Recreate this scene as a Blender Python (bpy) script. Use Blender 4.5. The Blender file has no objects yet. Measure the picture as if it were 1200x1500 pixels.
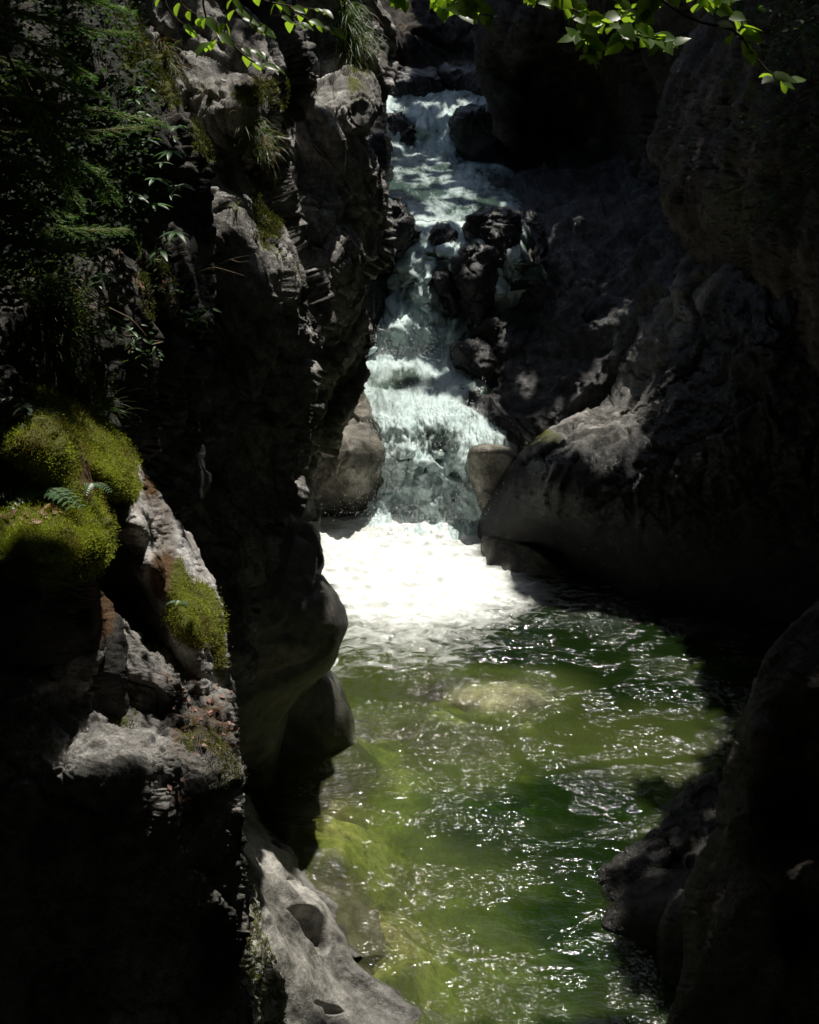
import bpy, math, random, time
import numpy as np
from mathutils import Vector
T0 = time.time()
random.seed(7); RS = np.random.RandomState(11)
S = bpy.context.scene; C = S.collection
f32 = np.float32
# ------------------------------------------------------------------ camera model
CAM = np.array([0.0, 0.0, 9.0]); PITCH = math.radians(25); FPX = 2178.0
cp, sp = math.cos(PITCH), math.sin(PITCH)
def at(px, py, Y):
    """photo pixel + distance north (metres) -> world point(s)"""
    px = np.asarray(px, float); py = np.asarray(py, float); Y = np.asarray(Y, float)
    u = (px-600)/FPX; v = (750-py)/FPX
    t = Y/(cp+sp*v)
    return np.stack([u*t, Y+0*t, CAM[2]+t*(-sp+cp*v)], -1)
def pix(p):
    p = np.asarray(p, float)-CAM
    d = p[..., 1]*cp-p[..., 2]*sp; d = np.where(np.abs(d) < 1e-3, 1e-3, d)
    h = p[..., 1]*sp+p[..., 2]*cp
    return 600+FPX*p[..., 0]/d, 750-FPX*h/d, d
def Yw(py, z=0.0):
    """distance at which the sight line of row py meets height z"""
    v = (750-np.asarray(py, float))/FPX
    return (z-9.0)*(cp+sp*v)/(-sp+cp*v)
# ------------------------------------------------------------------ noise
PERM = RS.permutation(256).astype(np.int32); PERM = np.concatenate([PERM, PERM])
G3 = RS.normal(size=(256, 3)).astype(f32); G3 /= np.linalg.norm(G3, axis=1)[:, None]
R3 = RS.rand(256, 3).astype(f32)
def pn(p):
    p = p.astype(f32); i = np.floor(p).astype(np.int32); f = p-i; i &= 255
    w = f*f*f*(f*(f*6-15)+10); out = np.zeros(len(p), f32)
    for dx in (0, 1):
        ax = PERM[(i[:, 0]+dx) & 255]; wx = w[:, 0] if dx else 1-w[:, 0]
        for dy in (0, 1):
            ay = PERM[ax+((i[:, 1]+dy) & 255)]; wy = wx*(w[:, 1] if dy else 1-w[:, 1])
            for dz in (0, 1):
                g = G3[PERM[ay+((i[:, 2]+dz) & 255)]]
                d = (f[:, 0]-dx)*g[:, 0]+(f[:, 1]-dy)*g[:, 1]+(f[:, 2]-dz)*g[:, 2]
                out += wy*(w[:, 2] if dz else 1-w[:, 2])*d
    return out*1.6
def fbm(p, o=4, ridged=False, gain=.5):
    r = np.zeros(len(p), f32); a = 1.0
    for k in range(o):
        n = pn(p+k*17.3)
        r += a*((1-2*np.abs(n)) if ridged else n); p = p*2.03; a *= gain
    return r
def cells(p, jit=.95):
    """nearest and second cell distance, id and offset vector of a jittered grid"""
    p = p.astype(f32); i = np.floor(p).astype(np.int32); n = len(p)
    f1 = np.full(n, 9., f32); f2 = np.full(n, 9., f32); cid = np.zeros(n, np.int32); off = np.zeros((n, 3), f32)
    for dx in (-1, 0, 1):
        for dy in (-1, 0, 1):
            for dz in (-1, 0, 1):
                c = i+np.array([dx, dy, dz], np.int32)
                h = PERM[PERM[PERM[c[:, 0] & 255]+(c[:, 1] & 255)]+(c[:, 2] & 255)]
                q = c+.5+(R3[h]-.5)*jit; v = p-q; d = (v*v).sum(1)
                m = d < f1; f2 = np.where(m, f1, np.minimum(f2, d)); f1 = np.where(m, d, f1)
                cid = np.where(m, h, cid); off[m] = v[m]
    return np.sqrt(f1), np.sqrt(f2), cid, off
def facet(p, tilt=.5):
    """angular fractured blocks: every cell is a tilted plane"""
    f1, f2, cid, off = cells(p)
    g = G3[(cid*7+3) & 255]
    return (off*g).sum(1)*tilt+(R3[cid, 0]-.5)*.6, f2-f1
# rock displacement recipes: (points, scale-of-features m) -> metres
def rough(p, s, a):
    q = p/s; q = q+.35*np.stack([pn(q*1.3+5), pn(q*1.3+9), pn(q*1.3+13)], 1)
    st = q*np.array([1.3, 1.0, .62], f32)          # blocks a little taller than wide
    a1, e1 = facet(st, .75); a2, e2 = facet(q*2.6+4, .7)
    d = a1*.55+a2*.2+fbm(q*1.2, 5, True, .5)*.12+fbm(q*7, 4)*.06
    d -= np.clip(.07-e1, 0, 1)*2.2+np.clip(.06-e2, 0, 1)*.9
    return d*a
def strata(p, s, a):
    q = p/s; q = q+.3*np.stack([pn(q*.9+5), pn(q*.9+9), pn(q*.9+13)], 1)
    x = q[:, 0]+.38*q[:, 2]; q1 = np.stack([x*1.25, q[:, 1], q[:, 2]*.3], 1).astype(f32); q2 = np.stack([x*2.9, q[:, 1]*2.3, q[:, 2]*1.0+3], 1).astype(f32); q3 = np.stack([x*6.5, q[:, 1]*6, q[:, 2]*4.2+3], 1).astype(f32)
    a1, e1 = facet(q1, .8); a2, e2 = facet(q2, .75); a3, e3 = facet(q3, .8)
    m = np.clip(.5+pn(q*.8+40), .15, 1)
    d = a1*.7+a2*.26+a3*.1*m+fbm(q*1.3, 5, True, .5)*.08+fbm(q*9, 3)*.03*m
    d -= np.clip(.09-e1, 0, 1)*2.4+np.clip(.07-e2, 0, 1)*1.0
    return d*a
def smooth(p, s, a):
    q = p/s
    return (fbm(q*.7, 3)*.55+fbm(q*3.0, 3)*.05+fbm(q*12, 3)*.012)*a
def scallop(p, s, a):
    q = p/s; q = q+.3*np.stack([pn(q+5), pn(q+9), pn(q+13)], 1)
    q = q@SCR
    f1, f2, _, _ = cells(q*np.array([.55, 1.5, 1.2], f32)); g1, g2, _, _ = cells(q*np.array([1.2, 3.2, 2.5], f32)+7)
    return (f1*f1*.9+g1*g1*.25-.4+fbm(q*.6, 3)*.7+fbm(q*6, 4)*.05)*a
ca, sa = math.cos(.6), math.sin(.6)
SCR = np.array([[ca, 0, -sa], [0, 1, 0], [sa, 0, ca]], f32)
# ------------------------------------------------------------------ mesh helpers
def new_obj(name, me, parent=None):
    o = bpy.data.objects.new(name, me); C.objects.link(o)
    if parent: o.parent = parent
    return o
def mesh_np(name, V, F, mat=None, smooth_=True, attrs=None, parent=None, uv=None):
    me = bpy.data.meshes.new(name)
    V = np.ascontiguousarray(V, f32); F = np.ascontiguousarray(F, np.int32)
    k = F.shape[1]
    me.vertices.add(len(V)); me.vertices.foreach_set('co', V.ravel())
    me.loops.add(F.size); me.loops.foreach_set('vertex_index', F.ravel())
    me.polygons.add(len(F)); me.polygons.foreach_set('loop_start', np.arange(0, F.size, k, dtype=np.int32))
    me.polygons.foreach_set('loop_total', np.full(len(F), k, np.int32))
    me.polygons.foreach_set('use_smooth', np.full(len(F), smooth_, bool))
    me.update(calc_edges=True)
    if attrs is not None:
        a = me.color_attributes.new('mask', 'FLOAT_COLOR', 'POINT')
        a.data.foreach_set('color', np.ascontiguousarray(attrs, f32).ravel())
    if uv is not None:
        a = me.attributes.new('flow', 'FLOAT_VECTOR', 'POINT')
        a.data.foreach_set('vector', np.ascontiguousarray(uv, f32).ravel())
    if mat: me.materials.append(mat)
    return new_obj(name, me, parent)
def grid_faces(h, w):
    i = np.arange(h*w).reshape(h, w)
    return np.stack([i[:-1, :-1], i[1:, :-1], i[1:, 1:], i[:-1, 1:]], -1).reshape(-1, 4)
def tag(o, label=None, cat=None, group=None, kind=None):
    if label: o['label'] = label
    if cat: o['category'] = cat
    if group: o['group'] = group
    if kind: o['kind'] = kind
    return o
def rbf(ctrl, U, V):
    c = np.array(ctrl, float); P = c[:, :2]/300.0; n = len(P)
    def K(r2): return np.where(r2 > 1e-12, .5*r2*np.log(np.maximum(r2, 1e-12)), 0)
    A = np.zeros((n+3, n+3)); d = ((P[:, None]-P[None])**2).sum(-1)
    A[:n, :n] = K(d)+np.eye(n)*.002; A[:n, n] = 1; A[:n, n+1:] = P; A[n, :n] = 1; A[n+1:, :n] = P.T
    w = np.linalg.solve(A, np.concatenate([c[:, 2], [0, 0, 0]]))
    u = np.clip(U, c[:, 0].min()-40, c[:, 0].max()+40)/300.0; v = np.clip(V, c[:, 1].min()-40, c[:, 1].max()+40)/300.0
    out = w[n]+w[n+1]*u+w[n+2]*v
    for k in range(n): out = out+w[k]*K((u-P[k, 0])**2+(v-P[k, 1])**2)
    return out
def sstep(a, b, x):
    t = np.clip((x-a)/(b-a), 0, 1); return t*t*(3-2*t)
ROCKS = {}
def mass(name, rows, ctrl, mat, disp, step=3.0, T=3.0, rr=40, rd=.5, rl=None, rt=None, maskf=None, inward=.15, jag=0, pads=8, parent=None):
    """A rock body: a front face whose outline is given row by row as seen from the path, closed at the top and both sides by faces that run T metres back."""
    rows = sorted(rows); rv = np.array([r[0] for r in rows], float); rL = np.array([r[1] for r in rows], float); rR = np.array([r[2] for r in rows], float)
    v0, v1 = rv[0], rv[-1]; vs = []; v = v0
    while v < v1:
        vs.append(v); v += step if -25 < v < 1525 else step*5
    vs.append(v1); vs = np.array(vs)
    xl = np.interp(vs, rv, rL); xr = np.interp(vs, rv, rR)
    if jag:
        q = np.stack([vs/60, vs*0+hash(name) % 97 if False else vs*0+len(name)*3.7, vs*0], 1); xr = xr+fbm(q, 4)*jag; xl = xl+fbm(q+31, 4)*jag
    n = int(max(8, (np.minimum(xr, 1260)-np.maximum(xl, -60)).max()/step))
    s = np.linspace(0, 1, n)
    U = xl[:, None]+(xr-xl)[:, None]*s; V = np.repeat(vs[:, None], n, 1)
    Y = rbf(ctrl, U, V)
    def rnd(dist, r): e = np.clip(1-dist/r, 0, 1); return rd*(1-np.sqrt(1-e*e*.999))
    if rr: Y = Y+rnd(xr[:, None]-U, rr)
    if rl: Y = Y+rnd(U-xl[:, None], rl)
    if rt: Y = Y+rnd(V-v0, rt)
    G = at(U, V, Y); h, w = U.shape
    k = pads; ii = np.clip(np.arange(-k, h), 0, h-1); jj = np.clip(np.arange(-k, w+k), 0, w-1)
    G = G[ii][:, jj]
    tp = (np.clip(-np.arange(-k, h), 0, k)/k)**1.6; lf = (np.clip(-np.arange(-k, w+k), 0, k)/k)**1.6; rg = (np.clip(np.arange(-k, w+k)-(w-1), 0, k)/k)**1.6
    back = np.maximum(tp[:, None], np.maximum(lf, rg)[None])*T
    G = CAM+(G-CAM)*(1+back/np.maximum(G[..., 1], 1))[..., None]; G[..., 0] += (lf-rg)[None]*T*inward; G[..., 2] -= tp[:, None]*T*.25
    du = np.gradient(G, axis=1); dv = np.gradient(G, axis=0); N = np.cross(dv, du)
    N /= np.maximum(np.linalg.norm(N, axis=2), 1e-9)[..., None]
    P0 = G.reshape(-1, 3); N0 = N.reshape(-1, 3)
    view = CAM-P0
    if np.median((N0*view).sum(1)) < 0: N0 = -N0
    P = P0.astype(f32); P = P+N0*disp(P)[:, None]
    F = grid_faces(G.shape[0], G.shape[1])
    H, W = G.shape[:2]; Q = P.reshape(H, W, 3); N1 = np.cross(np.gradient(Q, axis=0), np.gradient(Q, axis=1)); N1 /= np.maximum(np.linalg.norm(N1, axis=2), 1e-9)[..., None]
    N1 = N1.reshape(-1, 3)
    if (N1*N0).sum() < 0: N1 = -N1
    px, py, _ = pix(P)
    A = np.zeros((len(P), 4), f32); A[:, 3] = 1
    if maskf: A[:, :3] = maskf(P, N1, px, py)
    o = mesh_np(name, P, F, mat, True, A, parent)
    ROCKS[name+str(len(ROCKS))] = (o, P, N1, A, px, py, (H, W))
    o['_k'] = 0; del o['_k']
    return o, P, N1, A, px, py
# ------------------------------------------------------------------ materials
def nt(name):
    m = bpy.data.materials.new(name); m.use_nodes = True; t = m.node_tree; t.nodes.clear()
    return m, t, t.nodes, t.links
def N_(nodes, typ, **kw):
    n = nodes.new(typ)
    for k, v in kw.items():
        if k in n.inputs: n.inputs[k].default_value = v
        else: setattr(n, k, v)
    return n
def ramp(nodes, pts):
    r = nodes.new('ShaderNodeValToRGB'); e = r.color_ramp.elements
    while len(e) > 1: e.remove(e[-1])
    e[0].position, e[0].color = pts[0][0], (*pts[0][1], 1) if len(pts[0][1]) == 3 else pts[0][1]
    for p, c in pts[1:]:
        x = e.new(p); x.color = (*c, 1)
    return r
def g(v): return (v, v, v)
def mixc(nodes, links, fac, a, b, mode='MIX'):
    m = nodes.new('ShaderNodeMix'); m.data_type = 'RGBA'; m.blend_type = mode
    for sock, val in ((m.inputs[0], fac), (m.inputs[6], a), (m.inputs[7], b)):
        if hasattr(val, 'is_linked') or isinstance(val, bpy.types.NodeSocket): links.new(val, sock)
        elif isinstance(val, (int, float)): sock.default_value = val
        else: sock.default_value = (*val, 1)
    return m.outputs[2]
def rock_mat(name, a, b, c, rg=.75, fs=1.0, bump=.5, wet=0.0, wetz=None, speck=.6, dirt=.25, wd=.6, mossc=((.075, .1, .012), (.2, .2, .025)), lich=(.17, .095, .04)):
    m, t, n, l = nt(name)
    geo = N_(n, 'ShaderNodeNewGeometry'); pos = geo.outputs['Position']
    at_ = N_(n, 'ShaderNodeAttribute', attribute_name='mask'); sep = N_(n, 'ShaderNodeSeparateColor'); l.new(at_.outputs['Color'], sep.inputs[0])
    n1 = N_(n, 'ShaderNodeTexNoise', Scale=1.1*fs, Detail=7, Roughness=.62, Distortion=.6); l.new(pos, n1.inputs['Vector'])
    n2 = N_(n, 'ShaderNodeTexNoise', Scale=7*fs, Detail=8, Roughness=.7); l.new(pos, n2.inputs['Vector'])
    n3 = N_(n, 'ShaderNodeTexNoise', Scale=38*fs, Detail=6, Roughness=.7); l.new(pos, n3.inputs['Vector'])
    r1 = ramp(n, [(.33, a), (.5, b), (.68, c)]); l.new(n1.outputs[0], r1.inputs[0])
    r2 = ramp(n, [(.34, g(dirt)), (.5, g(.95)), (.64, g(1.6))]); l.new(n2.outputs[0], r2.inputs[0])
    r3 = ramp(n, [(.3, g(1-speck)), (.5, g(1)), (.7, g(1+speck*.6))]); l.new(n3.outputs[0], r3.inputs[0])
    col = mixc(n, l, .85, r1.outputs[0], r2.outputs[0], 'MULTIPLY'); col = mixc(n, l, .9, col, r3.outputs[0], 'MULTIPLY')
    # rust-coloured lichen where the mask asks for it, broken up by noise
    lm = N_(n, 'ShaderNodeMath', operation='ADD'); l.new(sep.outputs[1], lm.inputs[0]); l.new(n2.outputs[0], lm.inputs[1])
    lr = ramp(n, [(.95, g(0)), (1.15, g(1))]); 
    lmul = N_(n, 'ShaderNodeMath', operation='MULTIPLY'); lmul.inputs[1].default_value = .72; l.new(lm.outputs[0], lmul.inputs[0])
    lr = ramp(n, [(.72, g(0)), (.9, g(1))]); l.new(lmul.outputs[0], lr.inputs[0])
    lc = mixc(n, l, n3.outputs[0], tuple(x*.55 for x in lich), tuple(x*1.25 for x in lich))
    col = mixc(n, l, lr.outputs[0], col, lc)
    # moss
    mm = N_(n, 'ShaderNodeMath', operation='ADD'); l.new(sep.outputs[0], mm.inputs[0]); l.new(n2.outputs[0], mm.inputs[1])
    mr = N_(n, 'ShaderNodeMapRange'); mr.inputs[1].default_value = .88; mr.inputs[2].default_value = 1.02; l.new(mm.outputs[0], mr.inputs[0])
    mc = mixc(n, l, n3.outputs[0], mossc[0], mossc[1])
    col = mixc(n, l, mr.outputs[0], col, mc)
    # wetness, and the shade painted on the great boulder's face
    if wetz is not None:
        sx = N_(n, 'ShaderNodeSeparateXYZ'); l.new(pos, sx.inputs[0])
        wn = N_(n, 'ShaderNodeMath', operation='MULTIPLY_ADD'); l.new(n1.outputs[0], wn.inputs[0]); wn.inputs[1].default_value = -.9; l.new(sx.outputs[2], wn.inputs[2])
        wr = N_(n, 'ShaderNodeMapRange'); wr.inputs[1].default_value = wetz-.25; wr.inputs[2].default_value = wetz-.55; l.new(wn.outputs[0], wr.inputs[0])
        wm = N_(n, 'ShaderNodeMath', operation='MAXIMUM'); l.new(wr.outputs[0], wm.inputs[0]); l.new(sep.outputs[2], wm.inputs[1]); wet_shade = wm.outputs[0]
    else:
        wm = N_(n, 'ShaderNodeMath', operation='MAXIMUM'); wm.inputs[0].default_value = wet; l.new(sep.outputs[2], wm.inputs[1]); wet_shade = wm.outputs[0]
    dk = mixc(n, l, wd, col, (0.01, .01, .01)); col = mixc(n, l, wet_shade, col, dk)
    rr_ = N_(n, 'ShaderNodeMapRange'); rr_.inputs[3].default_value = rg; rr_.inputs[4].default_value = .2; l.new(wet_shade, rr_.inputs[0])
    ra = N_(n, 'ShaderNodeMath', operation='MULTIPLY_ADD'); l.new(n2.outputs[0], ra.inputs[0]); ra.inputs[1].default_value = .25; ra.inputs[2].default_value = -.1
    rs_ = N_(n, 'ShaderNodeMath', operation='ADD'); l.new(rr_.outputs[0], rs_.inputs[0]); l.new(ra.outputs[0], rs_.inputs[1])
    b1 = N_(n, 'ShaderNodeBump', Strength=bump*1.3, Distance=.09/fs); l.new(n2.outputs[0], b1.inputs['Height'])
    b2 = N_(n, 'ShaderNodeBump', Strength=bump*1.3, Distance=.035/fs); l.new(n3.outputs[0], b2.inputs['Height']); l.new(b1.outputs[0], b2.inputs['Normal'])
    pb = N_(n, 'ShaderNodeBsdfPrincipled'); l.new(col, pb.inputs['Base Color']); l.new(rs_.outputs[0], pb.inputs['Roughness']); l.new(b2.outputs[0], pb.inputs['Normal'])
    pb.inputs['Specular IOR Level'].default_value = .4
    o = N_(n, 'ShaderNodeOutputMaterial'); l.new(pb.outputs[0], o.inputs[0])
    return m
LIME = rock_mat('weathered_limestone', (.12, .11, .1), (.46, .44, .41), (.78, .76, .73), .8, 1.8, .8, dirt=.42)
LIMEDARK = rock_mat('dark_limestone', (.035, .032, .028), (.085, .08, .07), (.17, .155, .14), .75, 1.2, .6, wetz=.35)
SLAB = rock_mat('pale_limestone', (.42, .37, .33), (.62, .59, .56), (.85, .83, .81), .75, 2.6, .6, dirt=.75, speck=.4)
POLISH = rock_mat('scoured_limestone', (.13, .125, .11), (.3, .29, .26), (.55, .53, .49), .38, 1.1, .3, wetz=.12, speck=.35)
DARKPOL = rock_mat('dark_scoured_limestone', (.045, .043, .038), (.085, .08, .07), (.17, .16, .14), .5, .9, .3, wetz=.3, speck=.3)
TAN = rock_mat('tan_scoured_rock', (.05, .046, .036), (.17, .155, .12), (.4, .365, .29), .36, 1.4, .35, wetz=.3, speck=.3)
WET = rock_mat('wet_black_rock', (.022, .022, .022), (.05, .048, .045), (.1, .095, .09), .42, 1.3, .35, wet=.85, speck=.3)
GREAT = rock_mat('great_boulder_limestone', (.07, .068, .06), (.24, .23, .21), (.48, .46, .43), .7, 1.3, .7, wetz=.3, dirt=.35, wd=.95)  # strong wd blackens the shade painted on its face
BANK = rock_mat('damp_fluted_rock', (.04, .041, .042), (.11, .11, .108), (.3, .3, .29), .32, 1.5, .6, wet=.5, speck=.3)
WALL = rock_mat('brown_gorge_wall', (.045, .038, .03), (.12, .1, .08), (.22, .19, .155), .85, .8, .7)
# ------------------------------------------------------------------ rocks
def blob(px, py, cx, cy, rx, ry, soft=.4):
    d = np.sqrt(((px-cx)/rx)**2+((py-cy)/ry)**2); return 1-sstep(1-soft, 1+soft, d)
def R(f, s, a): return lambda p: f(p, s, a)
def RS2(*fs): return lambda p: sum(f(p) for f in fs)
# cliffs on the left, far to near
def mk_top(p, n, px, py):
    m = np.zeros((len(p), 3), f32); up = sstep(.2, .7, n[:, 2])
    m[:, 0] = blob(px, py, 525, 70, 25, 120)*up*.5+blob(px, py, 400, 150, 60, 40)*up*.6; m[:, 1] = up*.35
    return m
mass('cliff', [(-900, -100, 500), (-200, 100, 545), (0, 250, 560), (60, 250, 571), (110, 250, 568), (170, 250, 548), (200, 250, 532), (240, 250, 545), (300, 250, 560), (340, 250, 556), (400, 250, 535), (450, 250, 528), (520, 250, 525), (580, 250, 505), (640, 250, 478), (700, 250, 462), (760, 250, 456), (850, 250, 448), (1050, 250, 430)],
     [(560, 0, 16.6), (560, 100, 15.6), (500, 0, 15.7), (495, 150, 14.2), (500, 250, 14.2), (530, 250, 14.3), (540, 330, 14.9), (480, 330, 13.6), (545, 420, 14.6), (500, 400, 13.5), (520, 480, 14.8), (440, 480, 13.4), (470, 640, 14.4), (400, 640, 13.4), (450, 760, 14.6), (420, 900, 14.2), (400, 200, 14.2), (300, 0, 13.8), (300, 400, 13), (300, 900, 13.2), (500, -600, 17), (100, -600, 15), (440, 60, 15.6)],
     LIME, RS2(R(strata, .95, .34), R(rough, .5, .08)), rr=34, rd=.55, T=6, pads=20, step=2.0, maskf=mk_top, jag=5)
tag(ROCKS[list(ROCKS)[-1]][0], 'tall rough limestone cliff leaning over the stream with a grass tuft at its lip', 'cliff')
def mk_ridge(p, n, px, py):
    m = np.zeros((len(p), 3), f32); up = sstep(.1, .6, n[:, 2])
    m[:, 0] = (blob(px, py, 395, 310, 24, 60)+blob(px, py, 400, 140, 60, 25)+blob(px, py, 375, 225, 30, 35)*.8+blob(px, py, 425, 400, 22, 30)*.5)*(.3+.5*up)
    m[:, 1] = up*.4+blob(px, py, 400, 140, 60, 40)*.3
    return m
mass('rock_buttress', [(-900, 0, 300), (-100, 150, 395), (0, 200, 400), (90, 200, 425), (140, 200, 425), (180, 200, 405), (230, 200, 392), (290, 200, 402), (340, 200, 415), (400, 200, 440), (470, 200, 465), (520, 200, 458), (600, 200, 445), (700, 200, 425), (760, 200, 390), (850, 200, 370), (1000, 200, 360)],
     [(400, 0, 12.7), (300, 0, 11.9), (420, 130, 12.0), (330, 100, 11.1), (300, 200, 10.4), (380, 230, 11.1), (340, 250, 10.4), (400, 320, 10.9), (350, 320, 10.0), (330, 400, 9.4), (430, 400, 10.8), (390, 400, 9.9), (460, 470, 10.9), (400, 520, 9.9), (440, 600, 10.6), (340, 600, 9.6), (420, 700, 10.4), (350, 850, 9.8), (230, 200, 10.5), (230, 600, 9.6), (200, -700, 12), (360, 160, 10.2)],
     LIME, RS2(R(strata, .6, .32), R(rough, .3, .05)), rr=34, rd=.4, T=4, pads=18, step=2.0, maskf=mk_ridge, jag=5)
tag(ROCKS[list(ROCKS)[-1]][0], 'jagged limestone buttress with a long mossy diagonal ledge left of the cliff', 'rock')
def mk_panel(p, n, px, py):
    m = np.zeros((len(p), 3), f32); up = sstep(.0, .6, n[:, 2])
    e = blob(px, py, 215, 50, 45, 70)+blob(px, py, 300, 200, 24, 50)+blob(px, py, 255, 120, 40, 40)+blob(px, py, 225, 425, 25, 45)+blob(px, py, 190, 570, 30, 35)*.6
    m[:, 0] = e*(.35+.45*up); m[:, 1] = up*.5
    return m
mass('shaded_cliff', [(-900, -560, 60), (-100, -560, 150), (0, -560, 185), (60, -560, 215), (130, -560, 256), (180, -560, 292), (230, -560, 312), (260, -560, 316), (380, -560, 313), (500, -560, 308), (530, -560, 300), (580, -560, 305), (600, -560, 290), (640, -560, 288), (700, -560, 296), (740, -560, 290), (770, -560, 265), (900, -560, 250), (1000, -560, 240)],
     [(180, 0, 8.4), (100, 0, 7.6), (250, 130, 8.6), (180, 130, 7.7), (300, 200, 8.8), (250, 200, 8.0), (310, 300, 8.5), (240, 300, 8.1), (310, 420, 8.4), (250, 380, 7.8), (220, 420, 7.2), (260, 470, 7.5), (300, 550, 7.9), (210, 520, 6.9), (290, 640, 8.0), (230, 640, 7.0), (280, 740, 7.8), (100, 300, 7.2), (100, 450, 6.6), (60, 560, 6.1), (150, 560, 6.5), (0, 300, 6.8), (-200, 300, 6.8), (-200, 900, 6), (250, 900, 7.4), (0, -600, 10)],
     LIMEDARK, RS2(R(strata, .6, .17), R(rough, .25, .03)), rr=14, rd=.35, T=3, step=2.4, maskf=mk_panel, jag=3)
tag(ROCKS[list(ROCKS)[-1]][0], 'flat dark rock face behind the whorled green plants', 'rock')
# polished bulge hanging over the pool
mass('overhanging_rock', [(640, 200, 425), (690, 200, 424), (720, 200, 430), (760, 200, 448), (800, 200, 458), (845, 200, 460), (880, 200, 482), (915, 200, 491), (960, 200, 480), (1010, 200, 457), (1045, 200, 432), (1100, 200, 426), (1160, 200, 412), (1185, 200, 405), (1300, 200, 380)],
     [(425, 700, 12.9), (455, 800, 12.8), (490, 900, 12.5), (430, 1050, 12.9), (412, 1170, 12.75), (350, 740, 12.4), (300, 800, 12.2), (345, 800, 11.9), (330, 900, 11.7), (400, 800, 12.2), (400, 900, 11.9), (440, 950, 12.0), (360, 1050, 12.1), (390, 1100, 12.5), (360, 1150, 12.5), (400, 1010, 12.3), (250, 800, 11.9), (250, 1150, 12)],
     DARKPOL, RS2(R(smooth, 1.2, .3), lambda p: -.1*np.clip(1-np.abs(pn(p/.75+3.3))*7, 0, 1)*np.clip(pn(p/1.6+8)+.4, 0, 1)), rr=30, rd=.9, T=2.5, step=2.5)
tag(ROCKS[list(ROCKS)[-1]][0], 'smooth dark water-worn rock bulge overhanging the left side of the pool', 'rock')
mass('rock_fin', [(700, 380, 425), (740, 380, 445), (780, 380, 455), (840, 380, 463), (900, 380, 463), (1000, 380, 470)],
     [(400, 700, 14.2), (440, 760, 14.4), (460, 850, 14.3), (400, 850, 14), (440, 980, 14.2), (460, 780, 15)], LIME, RS2(R(rough, .5, .2)), rr=14, rd=.5, T=2, step=2.2, jag=2)
tag(ROCKS[list(ROCKS)[-1]][0], 'narrow rough rock fin between the overhanging bulge and the white foam', 'rock')
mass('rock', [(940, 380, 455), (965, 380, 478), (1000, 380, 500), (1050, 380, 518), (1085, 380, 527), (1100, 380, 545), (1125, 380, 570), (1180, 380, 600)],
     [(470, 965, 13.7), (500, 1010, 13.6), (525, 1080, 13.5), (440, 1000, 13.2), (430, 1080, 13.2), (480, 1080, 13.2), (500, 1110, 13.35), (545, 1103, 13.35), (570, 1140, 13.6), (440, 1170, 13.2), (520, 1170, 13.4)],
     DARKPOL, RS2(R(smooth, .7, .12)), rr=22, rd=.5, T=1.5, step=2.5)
tag(ROCKS[list(ROCKS)[-1]][0], 'dark rounded rock with a pale rim rising from the pool under the overhang', 'rock')
# scoured slabs at the lower left
def yl(lst, dz=0): return [(x, y, float(Yw(y, z))+dz) for x, y, z in lst]
def mk_scour(p, n, px, py):
    m = np.zeros((len(p), 3), f32)
    m[:, 0] = blob(px, py, 362, 1310, 14, 60)*.6; m[:, 2] = sstep(.16, .02, p[:, 2])
    return m
def pocket(cx, cy, Y, rx, ry, rot, d, sharp=.35):
    c = at(cx, cy, Y)
    def fn(p):
        px, py, _ = pix(p); a = math.radians(rot); dx, dy = px-cx, py-cy
        x = (dx*math.cos(a)+dy*math.sin(a))/rx; y = (-dx*math.sin(a)+dy*math.cos(a))/ry
        return -d*(1-sstep(1-sharp, 1, np.sqrt(x*x+y*y)))
    return fn
flute = lambda p: .11*(1-2*np.abs(pn(np.stack([(p[:, 0]*.8+p[:, 1])*2.3, (p[:, 0]-p[:, 1]*.8)*.55, p[:, 2]*.8], 1)+.25*np.stack([pn(p*1.5), p[:, 0]*0, p[:, 0]*0], 1))))
mass('scoured_slab', [(1165, 330, 362), (1180, 330, 372), (1210, 330, 392), (1250, 330, 425), (1290, 330, 462), (1310, 330, 520), (1340, 330, 560), (1400, 330, 600)],
     yl([(365, 1175, .3), (392, 1210, .1), (425, 1250, .05), (462, 1290, .02), (520, 1320, -.12), (370, 1230, .5), (370, 1300, .8), (410, 1290, .4), (440, 1320, .25), (345, 1200, .55), (345, 1300, 1.0), (480, 1350, .1), (560, 1380, -.2)]),
     POLISH, RS2(R(smooth, .8, .1), R(scallop, .4, .07), R(scallop, .13, .006), pocket(400, 1240, 11, 9, 5, 50, .06), pocket(436, 1296, 11, 20, 7, 25, .08), pocket(440, 1268, 11, 8, 6, 60, .05), pocket(385, 1265, 11, 6, 14, -30, .05)), rr=20, rd=.2, T=1, step=2.2, maskf=mk_scour)
tag(ROCKS[list(ROCKS)[-1]][0], 'grey water-scoured slab with dark pockets sloping into the shallow water', 'rock')
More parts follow.
